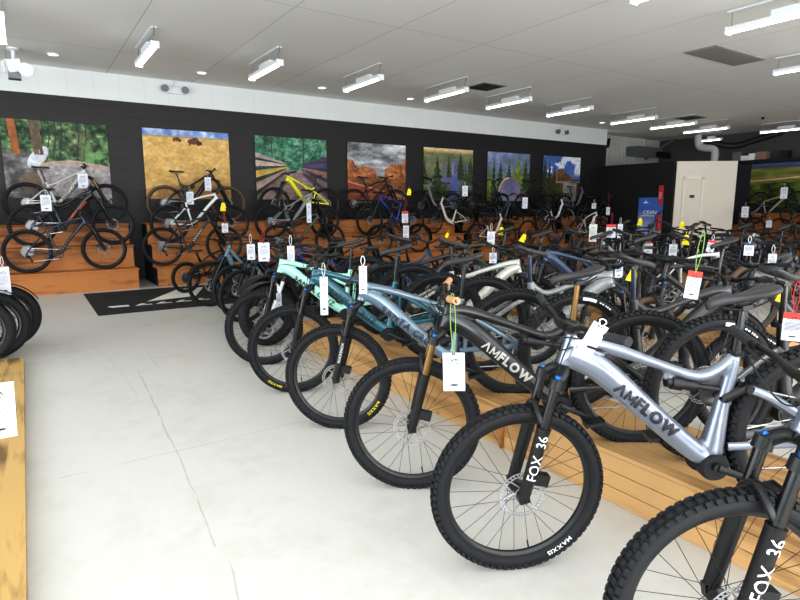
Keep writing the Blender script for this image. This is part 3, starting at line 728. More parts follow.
W = {'mtb': wheel_meshes('mtb', .37, .062, True), 'mtbs': wheel_meshes('mtbs', .365, .058, False), 'xc': wheel_meshes('xc', .36, .05, False), 'tan': wheel_meshes('tan', .36, .054, False, True),
     'city': wheel_meshes('city', .345, .045, False, spk=24, rimw=.022), 'fat': wheel_meshes('fat', .345, .11, False, rimw=.07), 'small': wheel_meshes('small', .26, .055, False, spk=20), 'kid': wheel_meshes('kid', .255, .05, False, spk=20)}
ROT = rotor_mesh(); CAS = cassette_mesh()
LETW = wheel_text('MAXXIS', .37 - .038, .0325, .030, (2.74,), WHITE); LETY = wheel_text('MAXXIS', .37 - .038, .0325, .030, (2.46,), YELLOW); LETT = wheel_text('MAXXIS', .37 - .038, .0325, .030, (3.86,), YELLOW)
mb = MB()
for (q0, q1, hh) in ((-.16, .12, .009), (.19, .23, .004), (.25, .29, .004), (.33, .35, .005), (.37, .40, .005), (.42, .46, .004)):
    for k in range(6):
        a, b = q0 + (q1 - q0) * k / 6, q0 + (q1 - q0) * (k + 1) / 6; r0 = .332
        mb.add([(math.sin(t) * (r0 + s), -.0328 + abs(s) * .1, math.cos(t) * (r0 + s)) for t, s in ((a, -hh), (b, -hh), (b, hh), (a, hh))], [(0, 1, 2, 3)])
LETB = mb.mesh('tire_lettering', WHITE, False)

# ---- geometry of each kind (side view, front contact at 0, x forward)
def geo(style):
    if style in ('emtb', 'vpp', 'ebike'):
        g = dict(R=.37, WB=1.25, bb=(-.80, .335), seat=(-.945, .735), sdir=(-.20, .98), saddle=(-1.005, 1.0), wf='mtb', wr='mtb', fork=.5)
    elif style == 'trail':
        g = dict(R=.365, WB=1.2, bb=(-.77, .34), seat=(-.89, .80), sdir=(-.22, .97), saddle=(-.955, 1.0), wf='mtbs', wr='mtbs', fork=.48)
    elif style == 'hardtail':
        g = dict(R=.36, WB=1.14, bb=(-.70, .30), seat=(-.85, .74), sdir=(-.28, .96), saddle=(-.93, .98), wf='xc', wr='xc', fork=.45)
    elif style == 'step':
        g = dict(R=.345, WB=1.13, bb=(-.66, .29), seat=(-.80, .66), sdir=(-.30, .95), saddle=(-.88, .96), wf='city', wr='city', fork=.42)
    elif style == 'cargo':
        g = dict(R=.26, WB=1.25, bb=(-.66, .30), seat=(-.80, .66), sdir=(-.30, .95), saddle=(-.88, .95), wf='small', wr='small', fork=.36)
    elif style == 'fat':
        g = dict(R=.345, WB=1.16, bb=(-.70, .31), seat=(-.83, .70), sdir=(-.28, .96), saddle=(-.9, .96), wf='fat', wr='fat', fork=.42)
    elif style == 'kid':
        g = dict(R=.255, WB=.92, bb=(-.56, .27), seat=(-.66, .52), sdir=(-.28, .96), saddle=(-.71, .68), wf='kid', wr='kid', fork=.33)
    g['style'] = style; R = g['R']
    s0 = Vector((-.040, 0, R - .019)); g['s0'] = s0; k = g['fork']
    g['crown'] = s0 + SD * (k + .05); g['hb'] = s0 + SD * (k + .07)
    g['ht'] = s0 + SD * (k + .07 + {'kid': .1, 'step': .2, 'cargo': .2, 'fat': .18, 'hardtail': .13}.get(style, .125))
    g['stem'] = g['ht'] + SD * .035; g['ra'] = Vector((-g['WB'], 0, R))
    return g
def xz(p, y=0): return (p[0], y, p[1])
def fuse(mb, name, m, vox=.006, it=4):
    me = mb.mesh('tmp', m); ob = bpy.data.objects.new('tmp', me); COL.objects.link(ob)
    md = ob.modifiers.new('r', 'REMESH'); md.mode = 'VOXEL'; md.voxel_size = vox; md.use_smooth_shade = True
    sm_ = ob.modifiers.new('s', 'SMOOTH'); sm_.iterations = it; sm_.factor = .5
    dg = bpy.context.evaluated_depsgraph_get(); dg.update()
    r = bpy.data.meshes.new_from_object(ob.evaluated_get(dg)); r.name = name
    bpy.data.objects.remove(ob)
    for p in r.polygons: p.use_smooth = True
    r.materials.clear(); r.materials.append(m)
    return r
BODY = {}
DUMMY = mat('dummy', (.5, .5, .5, 1))
def body(style):
    """frame meshes of one kind, without colour: dict part -> (mesh, material or None for the frame colour)"""
    if style in BODY: return BODY[style]
    g = geo(style); hb, ht, bb, seat, ra = g['hb'], g['ht'], g['bb'], g['seat'], g['ra']
    bbv = Vector(xz(bb)); sv = Vector(xz(seat)); d = {}
    mb = MB(); L = (0, 1, 0)
    hx, hz = hb.x, hb.z; tx, tz = ht.x, ht.z
    def T(pts, rad, n=5): 
        q = spline([tuple(p) + ((r, r) if isinstance(r, (int, float)) else tuple(r)) for p, r in zip(pts, rad)], n)
        mb.tube([(a, 0, b) for a, b, _, _ in q], [(c, e) for _, _, c, e in q], 16, lat=L)
    HTt = lambda rr=.028: mb.tube([hb - SD * .004, hb + SD * .02, ht - SD * .02, ht + SD * .004], [rr + .005, rr + .001, rr - .001, rr + .002], 16, lat=L)
    if style in ('emtb', 'ebike', 'vpp'):
        HTt(.030)
        if style == 'vpp':
            T([(hx - .012, hz + .055), (hx - .13, hz - .04), (-.60, .575), (-.73, .42), (-.80, .36)], [(.046, .036), (.05, .037), (.046, .036), (.044, .038), (.045, .045)])
            T([(tx + .012, tz - .025), (tx - .12, tz - .075), (-.66, .80), (-.80, .725), (-.925, .685)], [(.032, .027), (.026, .024), (.02, .02), (.019, .019), (.022, .02)])
            T([(-.95, .745), (-.915, .66), (-.865, .52), (-.82, .36)], [.024, .022, .026, .04])
            T([(-.70, .78), (-.79, .67), (-.885, .60)], [.015, .014, .016])
        else:
            T([(hx - .02, hz + .045), (hx - .14, hz - .055), (-.60, .575), (-.735, .405), (-.80, .35)], [(.058, .040), (.055, .040), (.048, .038), (.046, .042), (.05, .048)])
            T([(tx + .005, tz - .03), (tx - .11, tz - .07), (-.64, .795), (-.79, .71), (-.885, .72), (-.945, .765)], [(.036, .030), (.030, .027), (.021, .023), (.023, .023), (.026, .022), (.02, .02)])
            T([(-.952, .765), (-.93, .70), (-.875, .56), (-.81, .38)], [.024, .027, .032, .05])
            mb.tube([(-.70, 0, .765), (-.68, 0, .715)], [(.03, .016), (.024, .016)], 12, lat=L)
        d['frame'] = (fuse(mb, 'frame', DUMMY), None)
        mb = MB()
        mb.lathe([(0, -.056), (.05, -.056), (.06, -.04), (.06, .04), (.05, .056), (0, .056)], 28, c=bbv + Vector((.0, 0, -.01)), loop=False)
        mb.tube([(-.735, 0, .335), (-.80, 0, .295)], [(.022, .042), (.03, .042)], 12, lat=L)
        d['motor_cover'] = (mb.mesh('motor_cover', BLKM), BLKM)
        mb = MB()
        for s in (-1, 1):
            mb.tube(spline([(-.865, s * .035, .40), (-.98, s * .05, .39), (-1.15, s * .07, .375), (-1.25, s * .075, .37)], 4), [(.018, .011)] * 13, 8, lat=L)
            if style == 'vpp':
                mb.tube(spline([(-.895, s * .035, .655), (-1.0, s * .05, .60), (-1.15, s * .07, .47), (-1.25, s * .075, .385)], 4), [(.014, .010)] * 13, 8, lat=L)
                mb.tube([(-.96, s * .045, .62), (-.90, s * .042, .40)], [(.014, .009)] * 2, 8, lat=L)
            else:
                mb.tube(spline([(-.975, s * .038, .628), (-1.05, s * .055, .58), (-1.18, s * .07, .455), (-1.25, s * .075, .385)], 4), [(.018, .010)] * 13, 8, lat=L)
            mb.lathe([(0, -.006), (.028, -.006), (.028, .006), (0, .006)], 14, c=(-1.25, s * .076, .375), loop=False)
        d['rear_triangle'] = (mb.mesh('rear_triangle', DUMMY), None)
        mb = MB()
        if style == 'vpp': a, b = Vector((-.74, 0, .46)), Vector((-.875, 0, .50))
        else: a, b = Vector((-.67, 0, .712)), Vector((-.875, 0, .635))
        u = b - a
        mb.tube([a, a + u * .55], .024, 12); mb.tube([a + u * .5, b], .013, 10); mb.tube([a + u * .1, a + u * .3], .03, 12)
        for s in (-1, 1):
            mb.tube([(-.875, s * .03, .60), (-.98, s * .04, .635)], [(.02, .006), (.014, .006)], 8, lat=L)
            mb.lathe([(0, -.004), (.017, -.004), (.017, .006), (0, .006)], 12, c=(-.975, s * .045, .63), loop=False)
        mb.tube([(-.875, -.035, .60), (-.875, .035, .60)], .012, 8); mb.tube([b, (-.875, 0, .60)], .012, 8)
        d['shock'] = (mb.mesh('shock', BLK), BLK)
    elif style in ('trail', 'hardtail', 'kid'):
        HTt(.024 if style == 'kid' else .026)
        k = .8 if style == 'kid' else 1
        dn = .026 if style == 'trail' else .021 * k
        T([(hx - .008, hz + .03), ((hx + bb[0]) / 2 - .01, (hz + bb[1]) / 2 + .02), (bb[0] + .02, bb[1] + .01)], [(dn + .006, dn), (dn + .004, dn), (dn, dn)])
        T([(tx - .005, tz - .03), ((tx + seat[0]) / 2, (tz + seat[1]) / 2 - .01), (seat[0] + .01, seat[1] - .04)], [.022 * k, .018 * k, .016 * k])
        T([(seat[0], seat[1]), ((seat[0] + bb[0]) / 2, (seat[1] + bb[1]) / 2), bb], [.018 * k, .018 * k, .022 * k])
        mb.cyl((bb[0], -.045, bb[1]), (bb[0], .045, bb[1]), .024 * k)
        d['frame'] = (mb.mesh('frame', DUMMY), None)
        mb = MB(); up = seat[1] - (.14 if style == 'trail' else .05)
        for s in (-1, 1):
            mb.tube(spline([(bb[0] - .02, s * .03, bb[1]), ((bb[0] + ra.x) / 2, s * .055, (bb[1] + ra.z) / 2), (ra.x, s * .068, ra.z)], 4), [(.012 * k, .009 * k)] * 9, 8, lat=L)
            mb.tube(spline([(seat[0] - .01, s * .02, up), ((seat[0] + ra.x) / 2, s * .05, (up + ra.z) / 2), (ra.x, s * .068, ra.z)], 4), [.009 * k] * 9, 8, lat=L)
        d['rear_triangle'] = (mb.mesh('rear_triangle', DUMMY), None)
        if style == 'trail':
            mb = MB(); a, b = Vector((-.66, 0, .74)), Vector((-.85, 0, .66)); u = b - a
            mb.tube([a, a + u * .6], .021, 10); mb.tube([a + u * .5, b], .012, 8); mb.tube([b, b + Vector((-.05, 0, .02))], [(.02, .03)] * 2, 8, lat=L)
            d['shock'] = (mb.mesh('shock', BLK), BLK)
    else:
        HTt(.026)
        R = g['R']
        T([(hx - .005, hz + .05), (hx - .07, hz - .06), (-.42 if style != 'fat' else -.4, .47), (-.53, .35), bb], [(.032, .026), (.04, .03), (.04, .032), (.042, .034), (.04, .04)])
        T([(seat[0], seat[1]), ((seat[0] + bb[0]) / 2, (seat[1] + bb[1]) / 2), bb], [.02, .021, .03])
        if style == 'fat': T([(tx, tz - .06), (-.55, .60), (-.79, .56)], [.026, .024, .022])
        if style == 'cargo': T([(tx, tz - .07), (-.52, .62), (-.79, .56)], [.024, .024, .022])
        mb.cyl((bb[0], -.05, bb[1]), (bb[0], .05, bb[1]), .045, 16)
        d['frame'] = (mb.mesh('frame', DUMMY), None)
        mb = MB(); off = .075 if style == 'fat' else .065
        for s in (-1, 1):
            mb.tube(spline([(bb[0] - .02, s * .035, bb[1]), ((bb[0] + ra.x) / 2, s * off, (bb[1] + ra.z) / 2), (ra.x, s * off, ra.z)], 4), [(.014, .01)] * 9, 8, lat=L)
            mb.tube(spline([(seat[0] + .02, s * .02, seat[1] - .08), ((seat[0] + ra.x) / 2, s * off, (seat[1] - .08 + ra.z) / 2), (ra.x, s * off, ra.z)], 4), [.01] * 9, 8, lat=L)
        d['rear_triangle'] = (mb.mesh('rear_triangle', DUMMY), None)
        # rack and mudguards
        mb = MB()
        if style == 'cargo':
            for s in (-1, 1):
                mb.tube(spline([(-.74, s * .09, .60), (-.9, s * .1, .60), (-1.56, s * .1, .60)], 3), .014, 8)
                mb.tube(spline([(-.74, s * .09, .36), (-1.1, s * .1, .34), (-1.5, s * .1, .36)], 3), .014, 8)
                for xx in (-.95, -1.2, -1.45): mb.tube([(xx, s * .1, .36), (xx - .1, s * .1, .60)], .011, 6); mb.tube([(xx, s * .1, .36), (xx + .1, s * .1, .60)], .011, 6)
            for xx in (-.9, -1.1, -1.3, -1.55): mb.tube([(xx, -.1, .60), (xx, .1, .60)], .012, 6)
            mb2 = MB(); mb2.bx(-1.55, -.86, -.09, .09, .612, .64); d['rack_deck'] = (mb2.mesh('rack_deck', BLK, False), BLK)
            d['rear_rack'] = (mb.mesh('rear_rack', DUMMY), None)
        elif style == 'step':
            zz = 2 * R + .05
            for s in (-1, 1):
                mb.tube(spline([(seat[0] - .02, s * .03, seat[1] - .02), (-.88, s * .06, zz), (-1.3, s * .06, zz), (-1.32, s * .02, zz)], 4), .007, 6)
                mb.tube([(-1.13, s * .065, R), (-1.2, s * .06, zz)], .006, 6); mb.tube([(-1.13, s * .065, R), (-1.0, s * .06, zz)], .006, 6)
            for xx in (-.95, -1.08, -1.2): mb.tube([(xx, -.06, zz), (xx, .06, zz)], .005, 6)
            d['rear_rack'] = (mb.mesh('rear_rack', BLK), BLK)
        if style in ('step', 'fat', 'cargo'):
            wfen = .075 if style == 'fat' else .034
            def fender(cx, a0, a1):
                m2 = MB(); pts = []
                for k in range(19):
                    a = R_(a0 + (a1 - a0) * k / 18); pts.append((cx + math.sin(a) * (R + .022), 0, R + math.cos(a) * (R + .022)))
                m2.tube(pts, [(.006, wfen)] * 19, 8, lat=L)
                for s in (-1, 1): m2.tube([pts[16], (cx, s * (wfen + .03), R)], .0035, 5) if False else m2.tube([(pts[14][0], s * wfen * .8, pts[14][2]), (cx, s * .062, R)], .0035, 5)
                return m2
            d['rear_fender'] = (fender(ra.x, 60, -100).mesh('rear_fender', BLK), BLK)
            d['_front_fender'] = (fender(0, 62 if style == 'fat' else 40, -80).mesh('front_fender', BLK), BLK)
    BODY[style] = d
    return d
FORKS = {}
def fork_mesh(style, low, sta):
    k = (style, low.name, sta.name)
    if k in FORKS: return FORKS[k]
    g = geo(style); R = g['R']; A = Vector((0, 0, R)); w = .07 if style not in ('kid', 'step', 'cargo', 'hardtail') else .055
    if style == 'fat': w = .088
    f = g['fork']; L = (0, 1, 0)
    mb = MB()
    rigid = style in ('kid',)
    for s in (-1, 1):
        y = Vector((0, s * w, 0))
        mb.cur = 0
        mb.tube([A + y - SD * .012, A + y + SD * .02, A + y + SD * (f * .60), A + y + SD * (f * .62)], [.02, .025, .0285, .030], 14, lat=L)
        mb.box(A + y, (.022, .013, .024))
        mb.cur = 1
        mb.tube([A + y + SD * (f * .6), A + y + SD * (f + .0)], .020, 14, lat=L)
        mb.cur = 2
        mb.tube([A + y + SD * (f - .022), A + y + SD * (f + .018)], [.030, .028], 14, lat=L)
        mb.cur = 4; mb.tube([A + y + SD * (f + .012), A + y + SD * (f + .032)], .013, 10)
    mb.cur = 2
    cr = g['crown']
    mb.tube(spline([A + Vector((0, -w, 0)) + SD * f, A + Vector((0, -w * .6, 0)) + SD * (f + .005) + (cr - A - SD * f) * .7, cr, A + Vector((0, w * .6, 0)) + SD * (f + .005) + (cr - A - SD * f) * .7, A + Vector((0, w, 0)) + SD * f], 4), .023, 10)
    mb.tube([cr, g['hb']], .024, 14, lat=L)
    mb.cur = 0
    br = max(f * .62, 0)
    top = R + .028
    mb.tube(spline([A + Vector((0, -w, 0)) + SD * br, A + Vector((.035, -w * .8, 0)) + SD * (top * .93), A + Vector((.045, 0, 0)) + SD * (top + .012), A + Vector((.035, w * .8, 0)) + SD * (top * .93), A + Vector((0, w, 0)) + SD * br], 4), [(.014, .012)] * 17, 8)
    mb.cur = 3
    mb.box(A + Vector((-.085, w - .012, .055)), (.024, .02, .032), (SD, Vector((0, 1, 0)), Vector((.9063, 0, .4226))))
    mb.tube(spline([A + Vector((-.07, w, .08)), A + Vector((-.1, w, .2)), A + Vector((-.16, w * 1.1, .38)), cr + Vector((.03, w * .9, .05)), g['stem'] + Vector((.06, .1, 0))], 5), .0028, 5)
    FORKS[k] = mb.mesh('fork', [low, sta, BLK, BLK, BLUEA])
    return FORKS[k]
def leg_text(style, s, size, t, m, bold=.0011, sds=(1,)):
    g = geo(style); A = Vector((0, 0, g['R'])); w = .07
    mb = MB()
    U = SD.copy()
    for sd in sds:
        V = Vector((-.9063, 0, -.4226)) * (-1 if sd == 1 else 1)
        V = Vector((.9063, 0, .4226)) * (1 if sd == 1 else -1)
        uu = U if sd == 1 else U
        v, f = text2d(s, size, bold)
        O = A + SD * t; pts = []
        for a, b in v:
            a2 = a; b2 = max(-.024, min(.024, b)); y = math.sqrt(max(0, .0292 ** 2 - b2 * b2)) + .001
            pts.append(O + uu * a2 + V * b2 + Vector((0, sd * (w + y), 0)))
        mb.add(pts, f)
    return mb.mesh('fork_lettering', m, smooth=False)
def tube_text(s, size, A, B, ru, rl, m, bold=.03, sx=1.0):
    A = Vector(A); B = Vector(B); mb = MB(); d = (B - A).normalized(); O = (A + B) / 2
    for sd in (1, -1):
        U = d if sd == 1 else -d
        V = Vector((U.z, 0, -U.x)) if sd == 1 else Vector((-U.z, 0, U.x))
        v, f = caps2d(s, size, bold); pts = []
        for a, b in v:
            b2 = max(-ru * .98, min(ru * .98, b)); y = rl * math.sqrt(max(0, 1 - (b2 / ru) ** 2)) + .0035
            pts.append(O + U * (a * sx) + V * b2 + Vector((0, sd * y, 0)))
        mb.add(pts, f)
    return mb.mesh('frame_lettering', m, smooth=False)
LET = {}
def letter(kind, m, m2=1):
    k = (kind, m.name, m2)
    if k not in LET:
        if kind == 'amflow':
            LET[k] = tube_text('\u039bMFLOW', .066, (-.43, 0, .785), (-.70, 0, .452), .05, .039, m, .05, 1.0)
        elif kind == 'santa': LET[k] = tube_text('SANTA CRUZ', .066, (-.40, 0, .80), (-.72, 0, .432), .048, .037, m, .03, .98)
        elif kind == 'plain':
            mb = MB(); A = Vector((-.42, 0, .665)); B = Vector((-.60, 0, .435)); d = (B - A) / 7; n = Vector((d.z, 0, -d.x)).normalized()
            for q in range(7):
                for sd in (1, -1):
                    o = A + d * q + Vector((0, sd * .0295, 0)); mb.add([o - n * .012, o + d * .3 - n * .012, o + d * .62 + n * .014, o + d * .3 + n * .014], [(0, 1, 2, 3)])
            LET[k] = mb.mesh('frame_lettering', m, False)
        elif kind == 'fox': LET[k] = leg_text('emtb', 'FOX  36', .056, .185, m, sds=(m2,))
        elif kind == 'rock': LET[k] = leg_text('emtb', 'ROCKSHOX', .026, .2, m, sds=(m2,))
    return LET[k]
BAR = {}
def bar_meshes(kind):
    if kind in BAR: return BAR[kind]
    d = {}
    if kind == 'mtb': P = [(0, 0, 0), (0, .06, .0), (-.01, .14, .022), (-.03, .28, .026), (-.055, .39, .03)]
    elif kind == 'city': P = [(0, 0, 0), (.02, .1, .02), (.01, .22, .06), (-.1, .29, .06), (-.2, .31, .05)]
    else: P = [(0, 0, 0), (0, .05, 0), (-.01, .12, .04), (-.03, .2, .05), (-.05, .27, .05)]
    pts = spline(P, 5)
    full = [(x, -y, z) for x, y, z in reversed(pts[1:])] + pts
    mb = MB(); mb.tube(full, [.0158 if abs(p[1]) < .08 else .0112 for p in full], 10); d['bar'] = mb
    e1 = Vector(pts[-1]); e0 = Vector(pts[-6]) if kind != 'city' else Vector(pts[-5]); u = (e1 - e0).normalized()
    gl = .135 if kind != 'kid' else .09
    d['grips'] = []; d['levers'] = []
    for s in (1, -1):
        f = lambda p: (p[0], s * p[1], p[2])
        mb = MB(); a = e1 - u * gl
        pr = []
        q = [a + u * (gl * k / 12) for k in range(13)]
        mb.tube([f(p) for p in q], [.0185 if k in (0, 12) else (.0168 if k % 2 else .0158) for k in range(13)], 12)
        d['grips'].append(mb.mesh('grip', GRIP))
        mb = MB(); c = a - u * .03
        mb.tube([f(c - u * .012), f(c + u * .012)], .017, 10)
        fw = Vector((.028, 0, -.008))
        mb.tube([f(c - u * .055 + fw), f(c + u * .01 + fw)], .011, 8)
        mb.tube(spline([f(c + fw), f(c + fw + Vector((.03, .01, -.012))), f(c + u * .06 + Vector((.055, 0, -.03))), f(c + u * .1 + Vector((.05, 0, -.033)))], 3), .005, 6)
        d['levers'].append(mb.mesh('brake_lever', BLK))
    BAR[kind] = d
    return d
BARM = {}
def saddle_mesh():
    mb = MB(); secs = []
    for (x, w, zt) in ((.135, .014, -.008), (.12, .019, .0), (.07, .021, .003), (.02, .026, .0), (-.03, .042, .0), (-.075, .064, .004), (-.11, .07, .009), (-.13, .058, .012), (-.136, .04, .012)): secs.append((x, w, zt))
    n = 14; vs = []
    for (x, w, zt) in secs:
        for k in range(n):
            a = 2 * math.pi * k / n; s_, c_ = math.sin(a), math.cos(a)
            z = zt + (.014 * s_ if s_ > 0 else .034 * s_ * (.55 + .45 * abs(c_)))
            if s_ > .8 and x < .07: z -= .006
            vs.append((x, w * c_, z))
    m = len(secs); fs = [(i * n + k, i * n + (k + 1) % n, (i + 1) * n + (k + 1) % n, (i + 1) * n + k) for i in range(m - 1) for k in range(n)]
    fs += [tuple(range(n)), tuple((m - 1) * n + k for k in range(n - 1, -1, -1))]
    mb.add(vs, fs)
    me = mb.mesh('saddle', SADM, angle=80)
    mr = MB()
    for s in (-1, 1): mr.tube(spline([(.08, s * .012, -.03), (.03, s * .022, -.045), (-.05, s * .022, -.045), (-.1, s * .03, -.028)], 4), .0035, 6)
    mr.box((-.01, 0, -.046), (.02, .026, .01))
    return me, mr.mesh('saddle_rails', BLK)
SAD, RAIL = saddle_mesh()
def crank_mesh(R_ring, al):
    mb = MB()
    mb.lathe([(R_ring - .012, -.058), (R_ring, -.058), (R_ring, -.054), (R_ring - .012, -.054)], 32)
    for k in range(4):
        a = 2 * math.pi * k / 4 + .4; mb.tube([(0, -.056, 0), ((R_ring - .008) * math.sin(a), -.056, (R_ring - .008) * math.cos(a))], [(.01, .003)] * 2, 6, lat=(0, 1, 0))
    mb.cyl((0, -.075, 0), (0, .075, 0), .018, 14)
    mb.tube([(0, .075, 0), (.0, .082, -al)], [(.017, .008), (.012, .007)], 10, lat=(0, 1, 0))
    mb.tube([(0, -.075, 0), (0, -.082, al)], [(.017, .008), (.012, .007)], 10, lat=(0, 1, 0))
    return mb.mesh('crankset', BLK)
CRK = {'a': crank_mesh(.075, .165), 'k': crank_mesh(.055, .11)}
mb = MB(); mb.box((0, 0, 0), (.045, .042, .008)); mb.cyl((0, -.05, 0), (0, .045, 0), .009, 8)
for s in (-1, 1): mb.box((s * .046, 0, 0), (.004, .038, .013))
PED = mb.mesh('pedal', BLK, False)
def chain_mesh(g):
    bb, ra = g['bb'], g['ra']; y = -.052; mb = MB()
    mb.tube(spline([(ra.x - .0, y, ra.z + .045), (ra.x + .1, y - .002, ra.z + .05), (bb[0], y - .004, bb[1] + .075)], 3), [(.004, .0025)] * 7, 5, lat=(0, 1, 0))
    mb.tube([(ra.x + .05, y, ra.z - .17 if g['R'] > .3 else ra.z - .12), (bb[0], y - .004, bb[1] - .075)], [(.004, .0025)] * 2, 5, lat=(0, 1, 0))
    ck = mb
    m2 = MB(); dz = .16 if g['R'] > .3 else .11
    m2.tube(spline([(ra.x - .005, -.08, ra.z - .02), (ra.x - .02, -.085, ra.z - .07), (ra.x + .015, -.065, ra.z - .09)], 4), .013, 8)
    m2.tube([(ra.x + .015, -.058, ra.z - .085), (ra.x + .05, -.058, ra.z - dz)], [(.013, .005)] * 2, 8, lat=(0, 1, 0))
    for c in ((ra.x + .015, ra.z - .085), (ra.x + .05, ra.z - dz)): m2.lathe([(.004, -.004), (.022, -.004), (.022, .004), (.004, .004)], 14, c=(c[0], -.056, c[1]))
    return ck.mesh('chain', STEEL), m2.mesh('derailleur', BLK)
CHN = {}; CAB = {}; POST = {}; COLM = {}
def colored(me, m):
    k = (me.name, m.name)
    if k not in COLM:
        c = me.copy(); c.materials.clear(); c.materials.append(m); c.polygons.foreach_set('material_index', [0] * len(c.polygons)); COLM[k] = c
    return COLM[k]
def bike(name, cat, label, style, frame, X, Y, phi, zf=0., zr=None, steer=0, lowers=BLK, stan=GLOSSB, rear=None, let=None, flet=None, tlet=None, grip=None, wheels=None, group=None, detail=2, crank=55, post=None, rimm=None, dz=0, scale=1, seatcol=None, fork_top=None):
    """X, Y: where the front axle stands; phi: heading from front to rear (deg); zf, zr: heights the front and rear tyres stand on"""
    g = geo(style); R = g['R']; zr = zf if zr is None else zr
    pit = math.asin((zr - zf) / (g['WB'] * scale)); yaw = R_(phi) + math.pi
    M = Matrix.Rotation(yaw, 4, 'Z') @ Matrix.Rotation(pit, 4, 'Y')
    ax = Vector((X, Y, zf + R * scale)); loc = ax - (M @ Vector((0, 0, R * scale)))
    t = empty(name, loc); t.rotation_euler = M.to_euler(); t.scale = (scale,) * 3
    tag(t, label, cat, group)
    bd = body(style); S = Matrix.Translation(g['s0']) @ Matrix.Rotation(R_(steer), 4, SD) @ Matrix.Translation(-g['s0'])
    def P(nm, me, par=t, m=None, L=None):
        if m is not None: me = colored(me, m)
        o = link(nm, me, par)
        if L is not None: o.matrix_local = L
        return o
    for k, (me, m) in bd.items():
        if k.startswith('_'): continue
        o = P(k, me, t, (rear if (k == 'rear_triangle' and rear) else frame) if m is None else None)
        if k == 'frame':
            if let: P('frame_lettering', letter(*let), o)
            if detail > 1:
                if style not in CAB:
                    mb = MB(); st = g['stem']; h = g['ht'] - SD * .03
                    for s in (1, -1):
                        mb.tube(spline([st + Vector((.03, s * .2, .0)), st + Vector((.12, s * .14, .03 - .02 * s)), st + Vector((.09, s * .05, -.07)), h + Vector((-.02, s * .028, -.02)), h + Vector((-.12, s * .034, -.06))], 6), .0027, 5)
                    CAB[style] = mb.mesh('cables', BLKM)
                P('cables', CAB[style], o)
    fo = P('fork', fork_mesh(style, lowers, stan), t, L=S)
    if '_front_fender' in bd: P('front_fender', bd['_front_fender'][0], fo)
    if flet:
        for s_ in (1, -1): P('fork_lettering', letter(flet[0], flet[1], s_), fo)
    wf, wr = wheels or (g['wf'], g['wr'])
    for nm, wk, c, ma in (('front_wheel', wf, Vector((0, 0, R)), S), ('rear_wheel', wr, Vector(g['ra']), Matrix())):
        q = random.random() * 0 
        o = P(nm, W[wk]['rim'], t, rimm, ma @ Matrix.Translation(c))
        ti = P('tire', W[wk]['tire'], o)
        if tlet and nm == 'front_wheel': P('tire_lettering', tlet, o)
        elif tlet is LETB: P('tire_lettering', tlet, o)
        P('spokes', W[wk]['spokes'], o)
        if detail > 0: P('brake_rotor', ROT, o)
        if nm == 'rear_wheel': P('cassette', CAS, o)
    bk = 'mtb' if style in ('emtb', 'ebike', 'vpp', 'trail', 'hardtail') else ('kid' if style == 'kid' else 'city')
    b = bar_meshes(bk)
    up = .0 if bk == 'mtb' else .06
    bc = g['stem'] + SD * up + Vector((.042, 0, .012))
    key = (bk, style)
    if key not in BARM:
        m2 = MB(); m2.tube([g['ht'] + SD * .0, g['stem'] + SD * (up + .02)], .019, 14); m2.tube([g['stem'] + SD * up, bc], [.02, .021], 10); m2.tube([bc + Vector((0, -.025, 0)), bc + Vector((0, .025, 0))], .021, 12)
        BARM[key] = (b['bar'].mesh('handlebar', BLK), m2.mesh('stem', BLK))
    hb = P('handlebar', BARM[key][0], t, None, S @ Matrix.Translation(bc))
    so = link('stem', BARM[key][1], hb); so.matrix_local = Matrix.Translation(-bc)
    for me in b['grips']: P('grip', me, hb, grip)
    if detail > 0:
        for me in b['levers']: P('brake_lever', me, hb)
    k = (style,)
    if k not in POST:
        mb = MB(); s = Vector(xz(g['seat'])); e = Vector(xz(g['saddle'])) - Vector((0, 0, .05)); dd = (e - s).normalized()
        mb.tube([s - dd * .03, s + dd * .02], .021, 14); mb.tube([s, s + dd * (e - s).length * .45], .0175, 12); mb.tube([s, e], .0155, 12); POST[k] = mb.mesh('seatpost', GLOSSB)
    P('seatpost', POST[k], t, post)
    sd = P('saddle', SAD, t, seatcol, Matrix.Translation(Vector(xz(g['saddle']))) @ Matrix.Scale(.8 if style == 'kid' else 1, 4)); P('saddle_rails', RAIL, sd)
    cr = link('crankset', CRK['k' if style == 'kid' else 'a'], t); cr.location = xz(g['bb']); cr.rotation_euler = (0, R_(crank), 0)
    al = .11 if style == 'kid' else .165
    for s in (1, -1):
        p = link('pedal', PED, cr); p.location = (0, s * .14, -s * al); p.rotation_euler = (0, -R_(crank), 0)
    if style not in CHN: CHN[style] = chain_mesh(g)
    P('chain', CHN[style][0]); P('derailleur', CHN[style][1])
    return t
